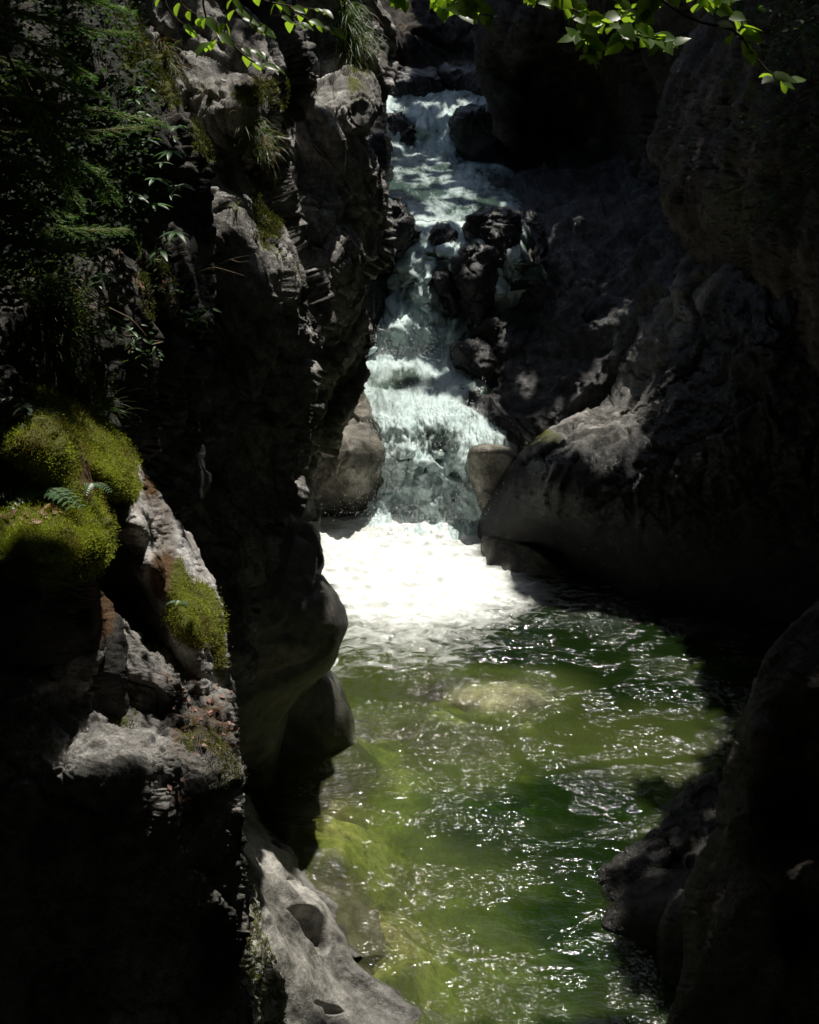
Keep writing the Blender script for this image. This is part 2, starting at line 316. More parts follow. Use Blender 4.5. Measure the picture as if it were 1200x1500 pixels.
mass('scoured_ledge', [(1255, 330, 360), (1275, 330, 370), (1300, 330, 412), (1340, 330, 462), (1375, 330, 493), (1410, 330, 520), (1450, 330, 560), (1475, 330, 590), (1500, 330, 640), (1540, 330, 680)],
     yl([(365, 1270, 1.25), (412, 1305, .85), (462, 1345, .5), (493, 1380, .33), (520, 1412, .22), (560, 1455, .08), (590, 1480, 0), (640, 1510, -.15), (370, 1320, 1.35), (400, 1370, 1.0), (440, 1400, .62), (470, 1440, .4), (500, 1470, .25), (420, 1460, .75), (360, 1450, 1.2), (480, 1520, .2), (380, 1530, .9), (580, 1530, .0)]),
     POLISH, RS2(R(smooth, .6, .1), R(scallop, .5, .05), flute, pocket(452, 1362, 10, 46, 17, 42, .2), pocket(470, 1480, 10, 30, 6, 15, .06)), rr=12, rd=.12, T=1.0, step=2.0, maskf=mk_scour)
tag(ROCKS[list(ROCKS)[-1]][0], 'pale scoured rock ledge with one deep black hollow at the pool edge', 'rock')
def mk_mossy(p, n, px, py):
    m = np.zeros((len(p), 3), f32); m[:, 0] = .36+.1*sstep(0, .6, n[:, 0]); return m
mass('mossy_rock', [(1295, 320, 362), (1320, 320, 370), (1360, 320, 385), (1400, 320, 402), (1440, 320, 415), (1480, 320, 412), (1540, 320, 415)],
     [(362, 1310, 8.6), (380, 1360, 8.4), (400, 1400, 8.3), (412, 1450, 8.2), (350, 1360, 8.0), (370, 1450, 7.9), (350, 1520, 7.7), (410, 1520, 8.1)],
     SLAB, RS2(R(rough, .22, .1), R(smooth, .3, .05)), rr=16, rd=.25, T=1.2, step=1.8, maskf=mk_mossy, jag=2)
tag(ROCKS[list(ROCKS)[-1]][0], 'pale rough rock blotched with dark moss beside the scoured ledge', 'rock')
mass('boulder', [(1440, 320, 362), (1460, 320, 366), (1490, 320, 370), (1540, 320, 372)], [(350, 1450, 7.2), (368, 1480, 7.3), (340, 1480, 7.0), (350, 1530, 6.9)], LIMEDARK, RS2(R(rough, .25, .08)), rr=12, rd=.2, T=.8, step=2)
tag(ROCKS[list(ROCKS)[-1]][0], 'small dark jagged boulder at the foot of the near cliff', 'boulder')
# near rocks, left
def mk_slab(p, n, px, py):
    m = np.zeros((len(p), 3), f32)
    m[:, 0] = blob(px, py, 122, 615, 100, 85)*.95+blob(px, py, 165, 665, 40, 30)*.8+blob(px, py, 175, 712, 32, 32)*.9+blob(px, py, 285, 900, 42, 48)*.85+blob(px, py, 262, 850, 14, 40)*.6+blob(px, py, 322, 960, 12, 45)*.6
    edge = blob(px, py, 235, 770, 30, 120)+blob(px, py, 245, 850, 25, 40); m[:, 1] = edge*.4+.12+blob(px, py, 215, 680, 30, 50)*.4
    return m
mass('slab', [(560, -560, 55), (567, -560, 75), (580, -560, 105), (605, -560, 138), (630, -560, 165), (660, -560, 193), (700, -560, 222), (740, -560, 248), (790, -560, 278), (830, -560, 302), (855, -560, 318), (880, -560, 321), (920, -560, 322), (960, -560, 330), (1000, -560, 338), (1100, -560, 345)],
     [(75, 567, 6.3), (138, 605, 6.35), (193, 660, 6.4), (248, 740, 6.35), (302, 830, 6.25), (320, 880, 6.05), (60, 600, 5.9), (100, 640, 5.65), (150, 680, 5.55), (170, 710, 5.6), (195, 770, 5.6), (215, 830, 5.6), (240, 875, 5.6), (265, 930, 5.5), (240, 790, 5.95), (280, 850, 5.95), (290, 900, 5.65), (320, 950, 5.8), (185, 800, 5.95), (210, 880, 6.0), (230, 940, 6.0), (170, 740, 5.95), (0, 700, 5.7), (-150, 700, 5.7), (330, 1000, 5.9), (200, 1050, 6.0), (300, 990, 5.5), (-100, 1080, 6)],
     SLAB, RS2(R(rough, .35, .06), R(rough, .12, .014), R(rough, .05, .004), R(smooth, .5, .04)), rr=14, rd=.2, T=1.6, step=1.7, maskf=mk_slab, jag=2)
tag(ROCKS[list(ROCKS)[-1]][0], 'long pale sunlit slab slanting down to the right with moss at both ends', 'rock')
def mk_mound(p, n, px, py):
    m = np.zeros((len(p), 3), f32)
    m[:, 0] = blob(px, py, 60, 700, 110, 110, .3)*.85+blob(px, py, 70, 800, 80, 70)*.8+blob(px, py, 110, 780, 70, 60)*.7
    m[:, 0] *= 1-.8*blob(px, py, 128, 702, 14, 42, .3)
    m[:, 1] = blob(px, py, 150, 880, 25, 70)*.8+blob(px, py, 128, 702, 16, 42)*.9
    return m
mass('mossy_boulder', [(597, -560, 30), (603, -560, 52), (615, -560, 75), (640, -560, 98), (670, -560, 116), (700, -560, 130), (730, -560, 146), (760, -560, 163), (785, -560, 168), (810, -560, 166), (830, -560, 150), (850, -560, 146), (880, -560, 158), (910, -560, 176), (960, -560, 180), (1050, -560, 190), (1200, -560, 190)],
     [(30, 597, 5.3), (75, 615, 5.3), (116, 670, 5.25), (150, 740, 5.1), (168, 785, 4.9), (150, 830, 5.0), (50, 640, 4.95), (60, 690, 4.92), (100, 720, 4.95), (60, 728, 5.1), (20, 728, 5.1), (30, 760, 4.65), (100, 770, 4.75), (60, 800, 4.5), (130, 810, 4.65), (110, 835, 4.5), (30, 850, 4.45), (120, 860, 4.75), (165, 900, 5.1), (100, 920, 4.65), (170, 950, 5.0), (0, 620, 5.1), (-150, 700, 4.9), (-150, 900, 4.5), (50, 1000, 4.7), (180, 1000, 4.95), (50, 1150, 4.9)],
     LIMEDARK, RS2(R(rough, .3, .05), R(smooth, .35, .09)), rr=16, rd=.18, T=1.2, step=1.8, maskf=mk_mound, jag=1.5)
tag(ROCKS[list(ROCKS)[-1]][0], 'rounded boulder blanketed in thick moss at the left edge', 'boulder')
def mk_front(p, n, px, py):
    m = np.zeros((len(p), 3), f32); up = sstep(.1, .7, n[:, 2])
    m[:, 1] = up*.45*sstep(1250, 1000, py)+blob(px, py, 300, 1090, 60, 60)*.3
    m[:, 0] = (blob(px, py, 185, 1040, 25, 30)+blob(px, py, 295, 1080, 40, 25)+blob(px, py, 275, 1180, 25, 30)+blob(px, py, 335, 1130, 25, 40)+blob(px, py, 160, 910, 20, 30))*.45
    return m
mass('near_cliff', [(905, -560, 165), (920, -560, 185), (950, -560, 215), (965, -560, 240), (985, -560, 262), (1000, -560, 300), (1015, -560, 338), (1050, -560, 347), (1100, -560, 352), (1170, -560, 360), (1300, -560, 359), (1420, -560, 357), (1460, -560, 348), (1540, -560, 330)],
     [(165, 905, 5.4), (240, 965, 5.35), (262, 990, 5.4), (300, 1000, 5.5), (338, 1020, 5.5), (130, 960, 4.8), (120, 1040, 4.75), (160, 1000, 4.95), (190, 1065, 4.9), (110, 1075, 4.5), (170, 1100, 4.5), (220, 1110, 4.55), (235, 1050, 5.1), (250, 1000, 5.15), (290, 1050, 5.25), (250, 1150, 4.7), (270, 1200, 4.65), (350, 1080, 5.2), (300, 1110, 4.9), (350, 1160, 4.95), (300, 1160, 4.7), (220, 1180, 4.42), (350, 1300, 4.8), (250, 1300, 4.5), (100, 1200, 4.3), (100, 1400, 4.2), (-150, 1000, 4.4), (-150, 1400, 4.1), (300, 1500, 4.5), (50, 1000, 4.6)],
     LIME, RS2(R(rough, .3, .1), R(rough, .1, .025)), rr=12, rd=.2, T=2.0, step=1.8, maskf=mk_front, jag=3)
tag(ROCKS[list(ROCKS)[-1]][0], 'nearest black cliff with broken sunlit ledges and fallen leaves on top', 'cliff')
# ------------------------------------------------------------------ beside the fall, left
def mk_tan(p, n, px, py):
    m = np.zeros((len(p), 3), f32); m[:, 2] = sstep(560, 572, px)*.9; m[:, 0] = blob(px, py, 500, 740, 60, 30)*.3; return m
mass('tan_rock', [(555, 470, 524), (570, 470, 530), (600, 460, 547), (640, 455, 562), (680, 450, 570), (700, 450, 577), (740, 450, 584), (770, 440, 590), (830, 440, 600)],
     [(524, 560, 20.6), (547, 600, 20.2), (562, 640, 19.9), (570, 690, 19.7), (584, 760, 19.6), (500, 580, 20.2), (520, 620, 19.9), (500, 650, 19.2), (530, 690, 19.0), (540, 700, 19.1), (500, 740, 19.15), (470, 700, 19.1), (540, 750, 19.2), (550, 700, 19.5), (500, 800, 19.1), (470, 600, 19.8), (570, 800, 19.5), (515, 655, 18.9)],
     TAN, RS2(R(smooth, 1.0, .22), R(scallop, .5, .06), R(rough, .5, .05)), rr=14, rd=.4, T=2, step=1.8, maskf=mk_tan)
tag(ROCKS[list(ROCKS)[-1]][0], 'tan dappled water-worn rock at the left foot of the lower fall', 'rock')
mass('rock_wall', [(60, 430, 560), (200, 430, 560), (300, 430, 562), (330, 430, 566), (400, 430, 570), (460, 430, 574), (500, 430, 576), (516, 430, 560), (522, 430, 535), (560, 430, 525), (640, 430, 500), (760, 430, 470)],
     [(560, 300, 23.8), (572, 450, 22.8), (572, 510, 22.6), (540, 300, 22.8), (530, 510, 22.0), (480, 400, 22), (480, 700, 20.6), (520, 600, 21.4), (540, 100, 26), (450, 100, 25)],
     WET, RS2(R(rough, 1.0, .25), R(smooth, 1, .2)), rr=14, rd=.5, T=3, step=2.4, jag=2)
tag(ROCKS[list(ROCKS)[-1]][0], 'black wet rock wall beside the upper fall', 'rock')
ST = [  # row, height, left, right, foam, turbulence
 (800, -.05, 520, 760, .8, .06), (765, .02, 535, 735, .8, .12), (740, .22, 545, 728, .62, .14), (700, .5, 555, 725, .6, .2), (665, .85, 562, 722, .5, .17), (640, 1.04, 562, 724, .35, .12), (615, 1.16, 555, 712, .3, .1), (590, 1.22, 545, 668, .3, .05),
 (560, 1.29, 528, 705, .4, .06), (535, 1.33, 520, 712, .45, .06), (515, 1.42, 555, 700, .72, .1), (480, 1.72, 562, 700, .55, .2), (440, 2.08, 560, 735, .42, .2), (400, 2.45, 558, 750, .38, .18), (368, 2.78, 558, 752, .42, .12), (345, 2.92, 575, 750, .42, .06), (325, 2.98, 600, 765, .35, .05), (305, 3.03, 585, 765, .0, .02),
 (285, 3.05, 555, 760, -.05, .015), (255, 3.09, 540, 740, .1, .02), (228, 3.14, 530, 735, .3, .04), (205, 3.32, 530, 700, .5, .09), (180, 3.6, 540, 680, .42, .1), (160, 3.78, 548, 700, .36, .08), (140, 3.92, 550, 730, .34, .07), (120, 4.0, 540, 740, .2, .05)]
def SY(row):
    r = [q[0] for q in ST][::-1]; z = [q[1] for q in ST][::-1]; return float(Yw(row, np.interp(row, r, z)))
def boulder(label, rows, Y, mat=WET, rd=.35, s=.5, a=.1, bottom=.25, f=scallop, T=.7, rr=18, group=None, name='boulder', jag=1.5, step=1.8):
    rows = sorted(rows); cx = sum((r[1]+r[2])/2 for r in rows)/len(rows); y0, y1 = rows[0][0], rows[-1][0]
    ctrl = [(r[1], r[0], Y+bottom*.5) for r in rows[::max(1, len(rows)//4)]]+[(r[2], r[0], Y+bottom*.5) for r in rows[::max(1, len(rows)//4)]]
    if mat is WET: g0 = R(f, s, a); f = lambda p, s_, a_: g0(p)+rough(p, .45, .12)+rough(p, .15, .02)
    ctrl += [(cx, y0+.15*(y1-y0), Y+.2), (cx, (y0+y1)/2, Y-bottom*.6), (cx, y1, Y-bottom)]
    mass(name, rows, ctrl, mat, R(f, s, a), rr=rr, rl=rr, rt=rr*.8, rd=rd, T=T, step=step, jag=jag)
    return tag(ROCKS[list(ROCKS)[-1]][0], label, 'boulder', group)
boulder('egg-shaped wet boulder against the left wall above the upper fall', [(290, 560, 585), (300, 555, 600), (320, 552, 612), (340, 550, 617), (352, 550, 615), (368, 550, 575), (400, 550, 570)], SY(366)-.1, rd=.3, s=.6, a=.1)
boulder('glossy striped boulder in the rapids at the top of the stream', [(155, 690, 715), (162, 668, 735), (175, 662, 760), (195, 661, 775), (220, 668, 780), (236, 690, 790), (260, 700, 800)], SY(236)-.1, rd=.5, s=.8, a=.18)
boulder('upright dark boulder splitting the upper fall', [(357, 690, 705), (365, 676, 725), (380, 668, 728), (400, 664, 728), (420, 668, 725), (440, 680, 725), (470, 690, 720)], SY(440)-.5, rd=.3, s=.5, a=.12)
boulder('low dark boulder right of the lip of the upper fall', [(305, 705, 745), (315, 680, 760), (335, 672, 762), (350, 680, 765), (372, 700, 770), (400, 700, 770)], SY(360)-.35, rd=.3, s=.5, a=.1)
boulder('dark submerged-looking boulder in the left strand of the upper fall', [(400, 640, 655), (412, 632, 668), (430, 640, 672), (445, 655, 675), (470, 655, 675)], SY(430)-.4, rd=.2, s=.4, a=.08, bottom=.1)
boulder('black boulder awash at the right of the middle pool', [(500, 680, 700), (512, 664, 725), (535, 662, 735), (555, 690, 735), (575, 700, 740)], SY(550)-.1, rd=.3, s=.5, a=.1)
boulder('rounded black rock under the thin right-hand strand of the upper fall', [(462, 735, 770), (470, 712, 785), (488, 690, 790), (508, 676, 790), (522, 680, 780), (540, 700, 780)], SY(515)-.3, rd=.4, s=.6, a=.14)
boulder('small black rock in the lip of the upper fall', [(332, 640, 655), (338, 630, 668), (352, 628, 672), (366, 640, 668), (380, 645, 665)], SY(358)-.1, rd=.2, s=.4, a=.06, bottom=.1)
boulder('dark rock closing the head of the rapids on the left', [(98, 560, 590), (108, 545, 640), (125, 540, 655), (140, 545, 650), (165, 560, 640)], SY(138)-.1, rd=.5, s=.8, a=.2)
boulder('dark rock closing the head of the rapids on the right', [(95, 660, 700), (105, 645, 740), (122, 640, 760), (136, 650, 760), (160, 670, 760)], SY(132)-.1, rd=.5, s=.8, a=.2)
boulder('dark boulder under foam left of the small rapids', [(165, 560, 585), (175, 548, 600), (195, 545, 612), (205, 548, 612), (230, 548, 612)], SY(205)-.1, rd=.3, s=.6, a=.1)
boulder('leaning tan boulder at the right edge of the lower fall', [(652, 705, 730), (658, 690, 750), (670, 686, 762), (700, 690, 760), (730, 698, 750), (750, 703, 745), (790, 705, 745), (830, 705, 745)], 18.6, mat=TAN, rd=.35, s=.9, a=.1, f=smooth)
# ------------------------------------------------------------------ right bank
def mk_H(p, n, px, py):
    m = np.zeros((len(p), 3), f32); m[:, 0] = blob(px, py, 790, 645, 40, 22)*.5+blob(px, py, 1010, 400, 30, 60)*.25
    m[:, 1] = blob(px, py, 1000, 440, 40, 100)*.45; cr = np.interp(px, [700, 745, 790, 860, 930, 960, 1010, 1050, 1200], [720, 668, 638, 645, 630, 545, 470, 410, 370]); m[:, 2] = sstep(-15, 25, py-cr)*.95; return m  # blue channel paints shade on the face below the bright crest
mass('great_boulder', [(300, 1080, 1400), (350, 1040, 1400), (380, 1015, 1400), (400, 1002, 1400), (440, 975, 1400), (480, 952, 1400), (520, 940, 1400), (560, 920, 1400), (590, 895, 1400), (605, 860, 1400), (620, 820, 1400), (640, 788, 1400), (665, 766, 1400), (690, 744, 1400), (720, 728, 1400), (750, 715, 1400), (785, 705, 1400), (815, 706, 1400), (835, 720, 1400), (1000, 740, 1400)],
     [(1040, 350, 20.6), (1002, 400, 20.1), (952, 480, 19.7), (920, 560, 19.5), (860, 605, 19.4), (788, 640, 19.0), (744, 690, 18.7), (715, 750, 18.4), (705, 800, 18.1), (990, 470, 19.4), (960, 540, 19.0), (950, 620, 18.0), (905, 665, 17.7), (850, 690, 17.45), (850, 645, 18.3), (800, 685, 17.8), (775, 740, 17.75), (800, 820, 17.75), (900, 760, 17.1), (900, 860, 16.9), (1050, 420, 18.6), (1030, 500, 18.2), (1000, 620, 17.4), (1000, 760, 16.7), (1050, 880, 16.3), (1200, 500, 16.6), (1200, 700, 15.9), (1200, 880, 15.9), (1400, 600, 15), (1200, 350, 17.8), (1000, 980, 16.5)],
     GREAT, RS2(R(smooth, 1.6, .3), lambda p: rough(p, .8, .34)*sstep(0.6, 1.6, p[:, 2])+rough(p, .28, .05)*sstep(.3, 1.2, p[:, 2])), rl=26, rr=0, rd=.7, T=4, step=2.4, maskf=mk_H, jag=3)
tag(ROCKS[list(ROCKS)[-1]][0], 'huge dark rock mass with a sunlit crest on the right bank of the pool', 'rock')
mass('boulder', [(782, 712, 735), (792, 706, 760), (806, 705, 790), (830, 708, 820), (870, 712, 830)], [(706, 800, 17.9), (735, 790, 17.9), (750, 815, 17.6), (790, 815, 17.5), (810, 860, 17.2), (730, 860, 17.2)], TAN, R(smooth, .6, .08), rr=10, rl=8, rt=8, rd=.2, T=.6, step=1.8)
tag(ROCKS[list(ROCKS)[-1]][0], 'small wedge-shaped rock at the waterline under the huge rock mass', 'boulder')
def mk_I(p, n, px, py):
    m = np.zeros((len(p), 3), f32); m[:, 2] = .85*sstep(1000, 850, px); return m
mass('fluted_bank', [(195, 830, 1300), (215, 780, 1300), (230, 745, 1300), (250, 715, 1300), (270, 712, 1300), (290, 735, 1300), (330, 766, 1300), (380, 768, 1300), (420, 762, 1300), (440, 745, 1300), (460, 716, 1300), (480, 695, 1300), (500, 686, 1300), (520, 690, 1300), (545, 704, 1300), (560, 690, 1300), (580, 662, 1300), (600, 652, 1300), (620, 680, 1300), (645, 712, 1300), (670, 735, 1300), (760, 745, 1300)],
     [(780, 215, 29), (745, 232, 28.6), (712, 258, 27.0), (735, 290, 25.8), (768, 330, 23.9), (768, 380, 22.95), (760, 425, 22.6), (695, 480, 22.2), (690, 520, 22.0), (704, 545, 21.7), (655, 590, 20.55), (700, 640, 20.1), (735, 680, 19.9), (745, 750, 19.5), (850, 220, 28.2), (810, 300, 24.6), (810, 400, 22.3), (800, 500, 21.4), (800, 600, 20.3), (900, 250, 26.2), (900, 300, 24.4), (900, 400, 22.0), (900, 500, 20.6), (900, 600, 20), (1000, 300, 22.6), (1000, 230, 24.4), (1000, 400, 20.9), (1200, 230, 22), (1200, 400, 19.5), (850, 700, 19.9)],
     BANK, RS2(R(scallop, 1.3, .5), R(scallop, .5, .15), R(strata, .5, .09)), rl=10, rr=0, rd=.25, T=2, step=2.2, maskf=mk_I, jag=3)
tag(ROCKS[list(ROCKS)[-1]][0], 'fluted wet black rock bank climbing from the falls on the right', 'rock')
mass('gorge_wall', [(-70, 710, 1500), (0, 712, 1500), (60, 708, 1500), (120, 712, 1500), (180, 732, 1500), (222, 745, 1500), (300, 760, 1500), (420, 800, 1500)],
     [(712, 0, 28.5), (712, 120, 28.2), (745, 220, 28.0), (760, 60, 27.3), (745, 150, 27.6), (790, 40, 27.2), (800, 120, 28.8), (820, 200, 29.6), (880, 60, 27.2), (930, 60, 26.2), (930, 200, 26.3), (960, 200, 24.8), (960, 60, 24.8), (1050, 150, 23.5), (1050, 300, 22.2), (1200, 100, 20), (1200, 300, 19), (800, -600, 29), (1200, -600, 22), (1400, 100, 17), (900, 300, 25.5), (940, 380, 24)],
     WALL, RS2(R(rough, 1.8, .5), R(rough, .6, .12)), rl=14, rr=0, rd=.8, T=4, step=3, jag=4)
tag(ROCKS[list(ROCKS)[-1]][0], 'towering brown gorge wall upstream on the right', 'cliff')
def mk_J(p, n, px, py):
    m = np.zeros((len(p), 3), f32); m[:, 0] = blob(px, py, 1150, 160, 120, 200)*sstep(0, .6, n[:, 2])*.5+blob(px, py, 1065, 320, 40, 50)*.35; m[:, 1] = .1; return m
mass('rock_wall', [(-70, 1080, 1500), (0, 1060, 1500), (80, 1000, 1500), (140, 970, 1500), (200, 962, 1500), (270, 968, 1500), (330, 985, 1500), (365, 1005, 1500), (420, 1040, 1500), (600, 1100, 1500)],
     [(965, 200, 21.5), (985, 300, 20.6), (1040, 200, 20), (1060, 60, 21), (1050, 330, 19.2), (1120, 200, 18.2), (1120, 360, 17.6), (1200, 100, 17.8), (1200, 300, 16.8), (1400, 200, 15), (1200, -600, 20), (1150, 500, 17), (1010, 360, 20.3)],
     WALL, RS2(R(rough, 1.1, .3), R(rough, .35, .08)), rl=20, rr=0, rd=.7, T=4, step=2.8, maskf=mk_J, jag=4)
tag(ROCKS[list(ROCKS)[-1]][0], 'steep brown wall with sparse ferns above the huge rock mass', 'cliff')
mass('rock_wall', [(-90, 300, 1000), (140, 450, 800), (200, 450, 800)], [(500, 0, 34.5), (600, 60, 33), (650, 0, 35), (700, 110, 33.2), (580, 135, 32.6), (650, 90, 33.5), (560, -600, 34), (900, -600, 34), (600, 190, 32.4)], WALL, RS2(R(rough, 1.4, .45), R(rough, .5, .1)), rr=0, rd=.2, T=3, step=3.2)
tag(ROCKS[list(ROCKS)[-1]][0], 'black cave-like rock wall closing the gorge at the head of the stream', 'cliff')
# lower right
mass('boulder', [(1130, 1050, 1200), (1140, 1025, 1200), (1160, 1005, 1200), (1190, 980, 1200), (1220, 955, 1200), (1250, 915, 1200), (1270, 880, 1200), (1290, 866, 1200), (1310, 868, 1200), (1330, 890, 1200), (1420, 920, 1200)],
     [(1050, 1130, 12.4), (1005, 1160, 12.2), (955, 1220, 11.7), (880, 1270, 11.3), (868, 1300, 11.1), (1060, 1200, 11.6), (1000, 1250, 11.2), (940, 1280, 11.0), (900, 1320, 10.85), (1000, 1320, 10.8), (1100, 1300, 10.6), (950, 1400, 10.5), (1150, 1150, 11.8)],
     LIMEDARK, RS2(R(rough, .45, .12), R(rough, .15, .03)), rl=14, rr=0, rd=.25, T=1.2, step=2.0, jag=3)
tag(ROCKS[list(ROCKS)[-1]][0], 'knobbly dark boulder stepping down into the pool at lower right', 'boulder')
mass('boulder', [(1275, 960, 1100), (1290, 935, 1100), (1310, 905, 1100), (1330, 882, 1100), (1355, 875, 1100), (1372, 884, 1100), (1400, 905, 1100), (1450, 920, 1100)],
     [(1000, 1280, 10.9), (935, 1300, 10.8), (880, 1345, 10.55), (880, 1370, 10.45), (950, 1340, 10.4), (1000, 1330, 10.3), (930, 1400, 10.3), (1050, 1400, 10.2), (1050, 1320, 10.4)],
     LIMEDARK, RS2(R(smooth, .6, .1), R(rough, .3, .03)), rl=16, rr=0, rd=.25, T=1, step=2.0, jag=2)
tag(ROCKS[list(ROCKS)[-1]][0], 'smooth grey pointed boulder in front of the knobbly one', 'boulder')
mass('boulder', [(1305, 995, 1100), (1325, 978, 1100), (1360, 966, 1100), (1400, 962, 1100), (1500, 965, 1100)],
     [(1000, 1310, 10.2), (968, 1360, 10.0), (965, 1400, 9.9), (1020, 1340, 9.9), (1020, 1420, 9.7), (1000, 1490, 9.7)], LIMEDARK, RS2(R(rough, .5, .08)), rl=14, rr=0, rd=.2, T=.8, step=2.2, jag=2)
tag(ROCKS[list(ROCKS)[-1]][0], 'squat black boulder half hidden by the near right cliff', 'boulder')
def mk_K(p, n, px, py):
    m = np.zeros((len(p), 3), f32); m[:, 1] = blob(px, py, 1090, 1180, 50, 120)*.4; m[:, 0] = blob(px, py, 1090, 1180, 50, 150)*.3; return m
mass('near_cliff', [(700, 1320, 1600), (830, 1230, 1600), (885, 1200, 1600), (920, 1160, 1600), (960, 1128, 1600), (1000, 1105, 1600), (1050, 1083, 1600), (1090, 1070, 1600), (1130, 1060, 1600), (1170, 1054, 1600), (1210, 1048, 1600), (1250, 1030, 1600), (1300, 1010, 1600), (1360, 1003, 1600), (1400, 1006, 1600), (1450, 995, 1600), (1490, 984, 1600), (1540, 970, 1600)],
     [(1200, 885, 8.9), (1128, 960, 8.8), (1080, 1060, 8.6), (1058, 1140, 8.6), (1030, 1260, 8.4), (1005, 1360, 8.1), (984, 1490, 7.9), (1150, 1000, 8.3), (1120, 1080, 8.0), (1100, 1200, 7.9), (1070, 1300, 7.7), (1050, 1450, 7.4), (1150, 1080, 8.4), (1160, 1200, 8.4), (1150, 1350, 7.9), (1130, 1350, 7.4), (1200, 1100, 7.9), (1200, 1300, 7.1), (1200, 1450, 6.9), (1120, 1480, 7.7), (1400, 1200, 7), (1500, 900, 7.5), (1300, 800, 8.6)],
     WALL, RS2(R(smooth, .9, .16), R(rough, .5, .08), R(rough, .18, .025)), rl=18, rr=0, rd=.35, T=2.5, step=2.2, maskf=mk_K, jag=3)
tag(ROCKS[list(ROCKS)[-1]][0], 'near brown cliff curving down at the right edge', 'cliff')
print('rocks', time.time()-T0)
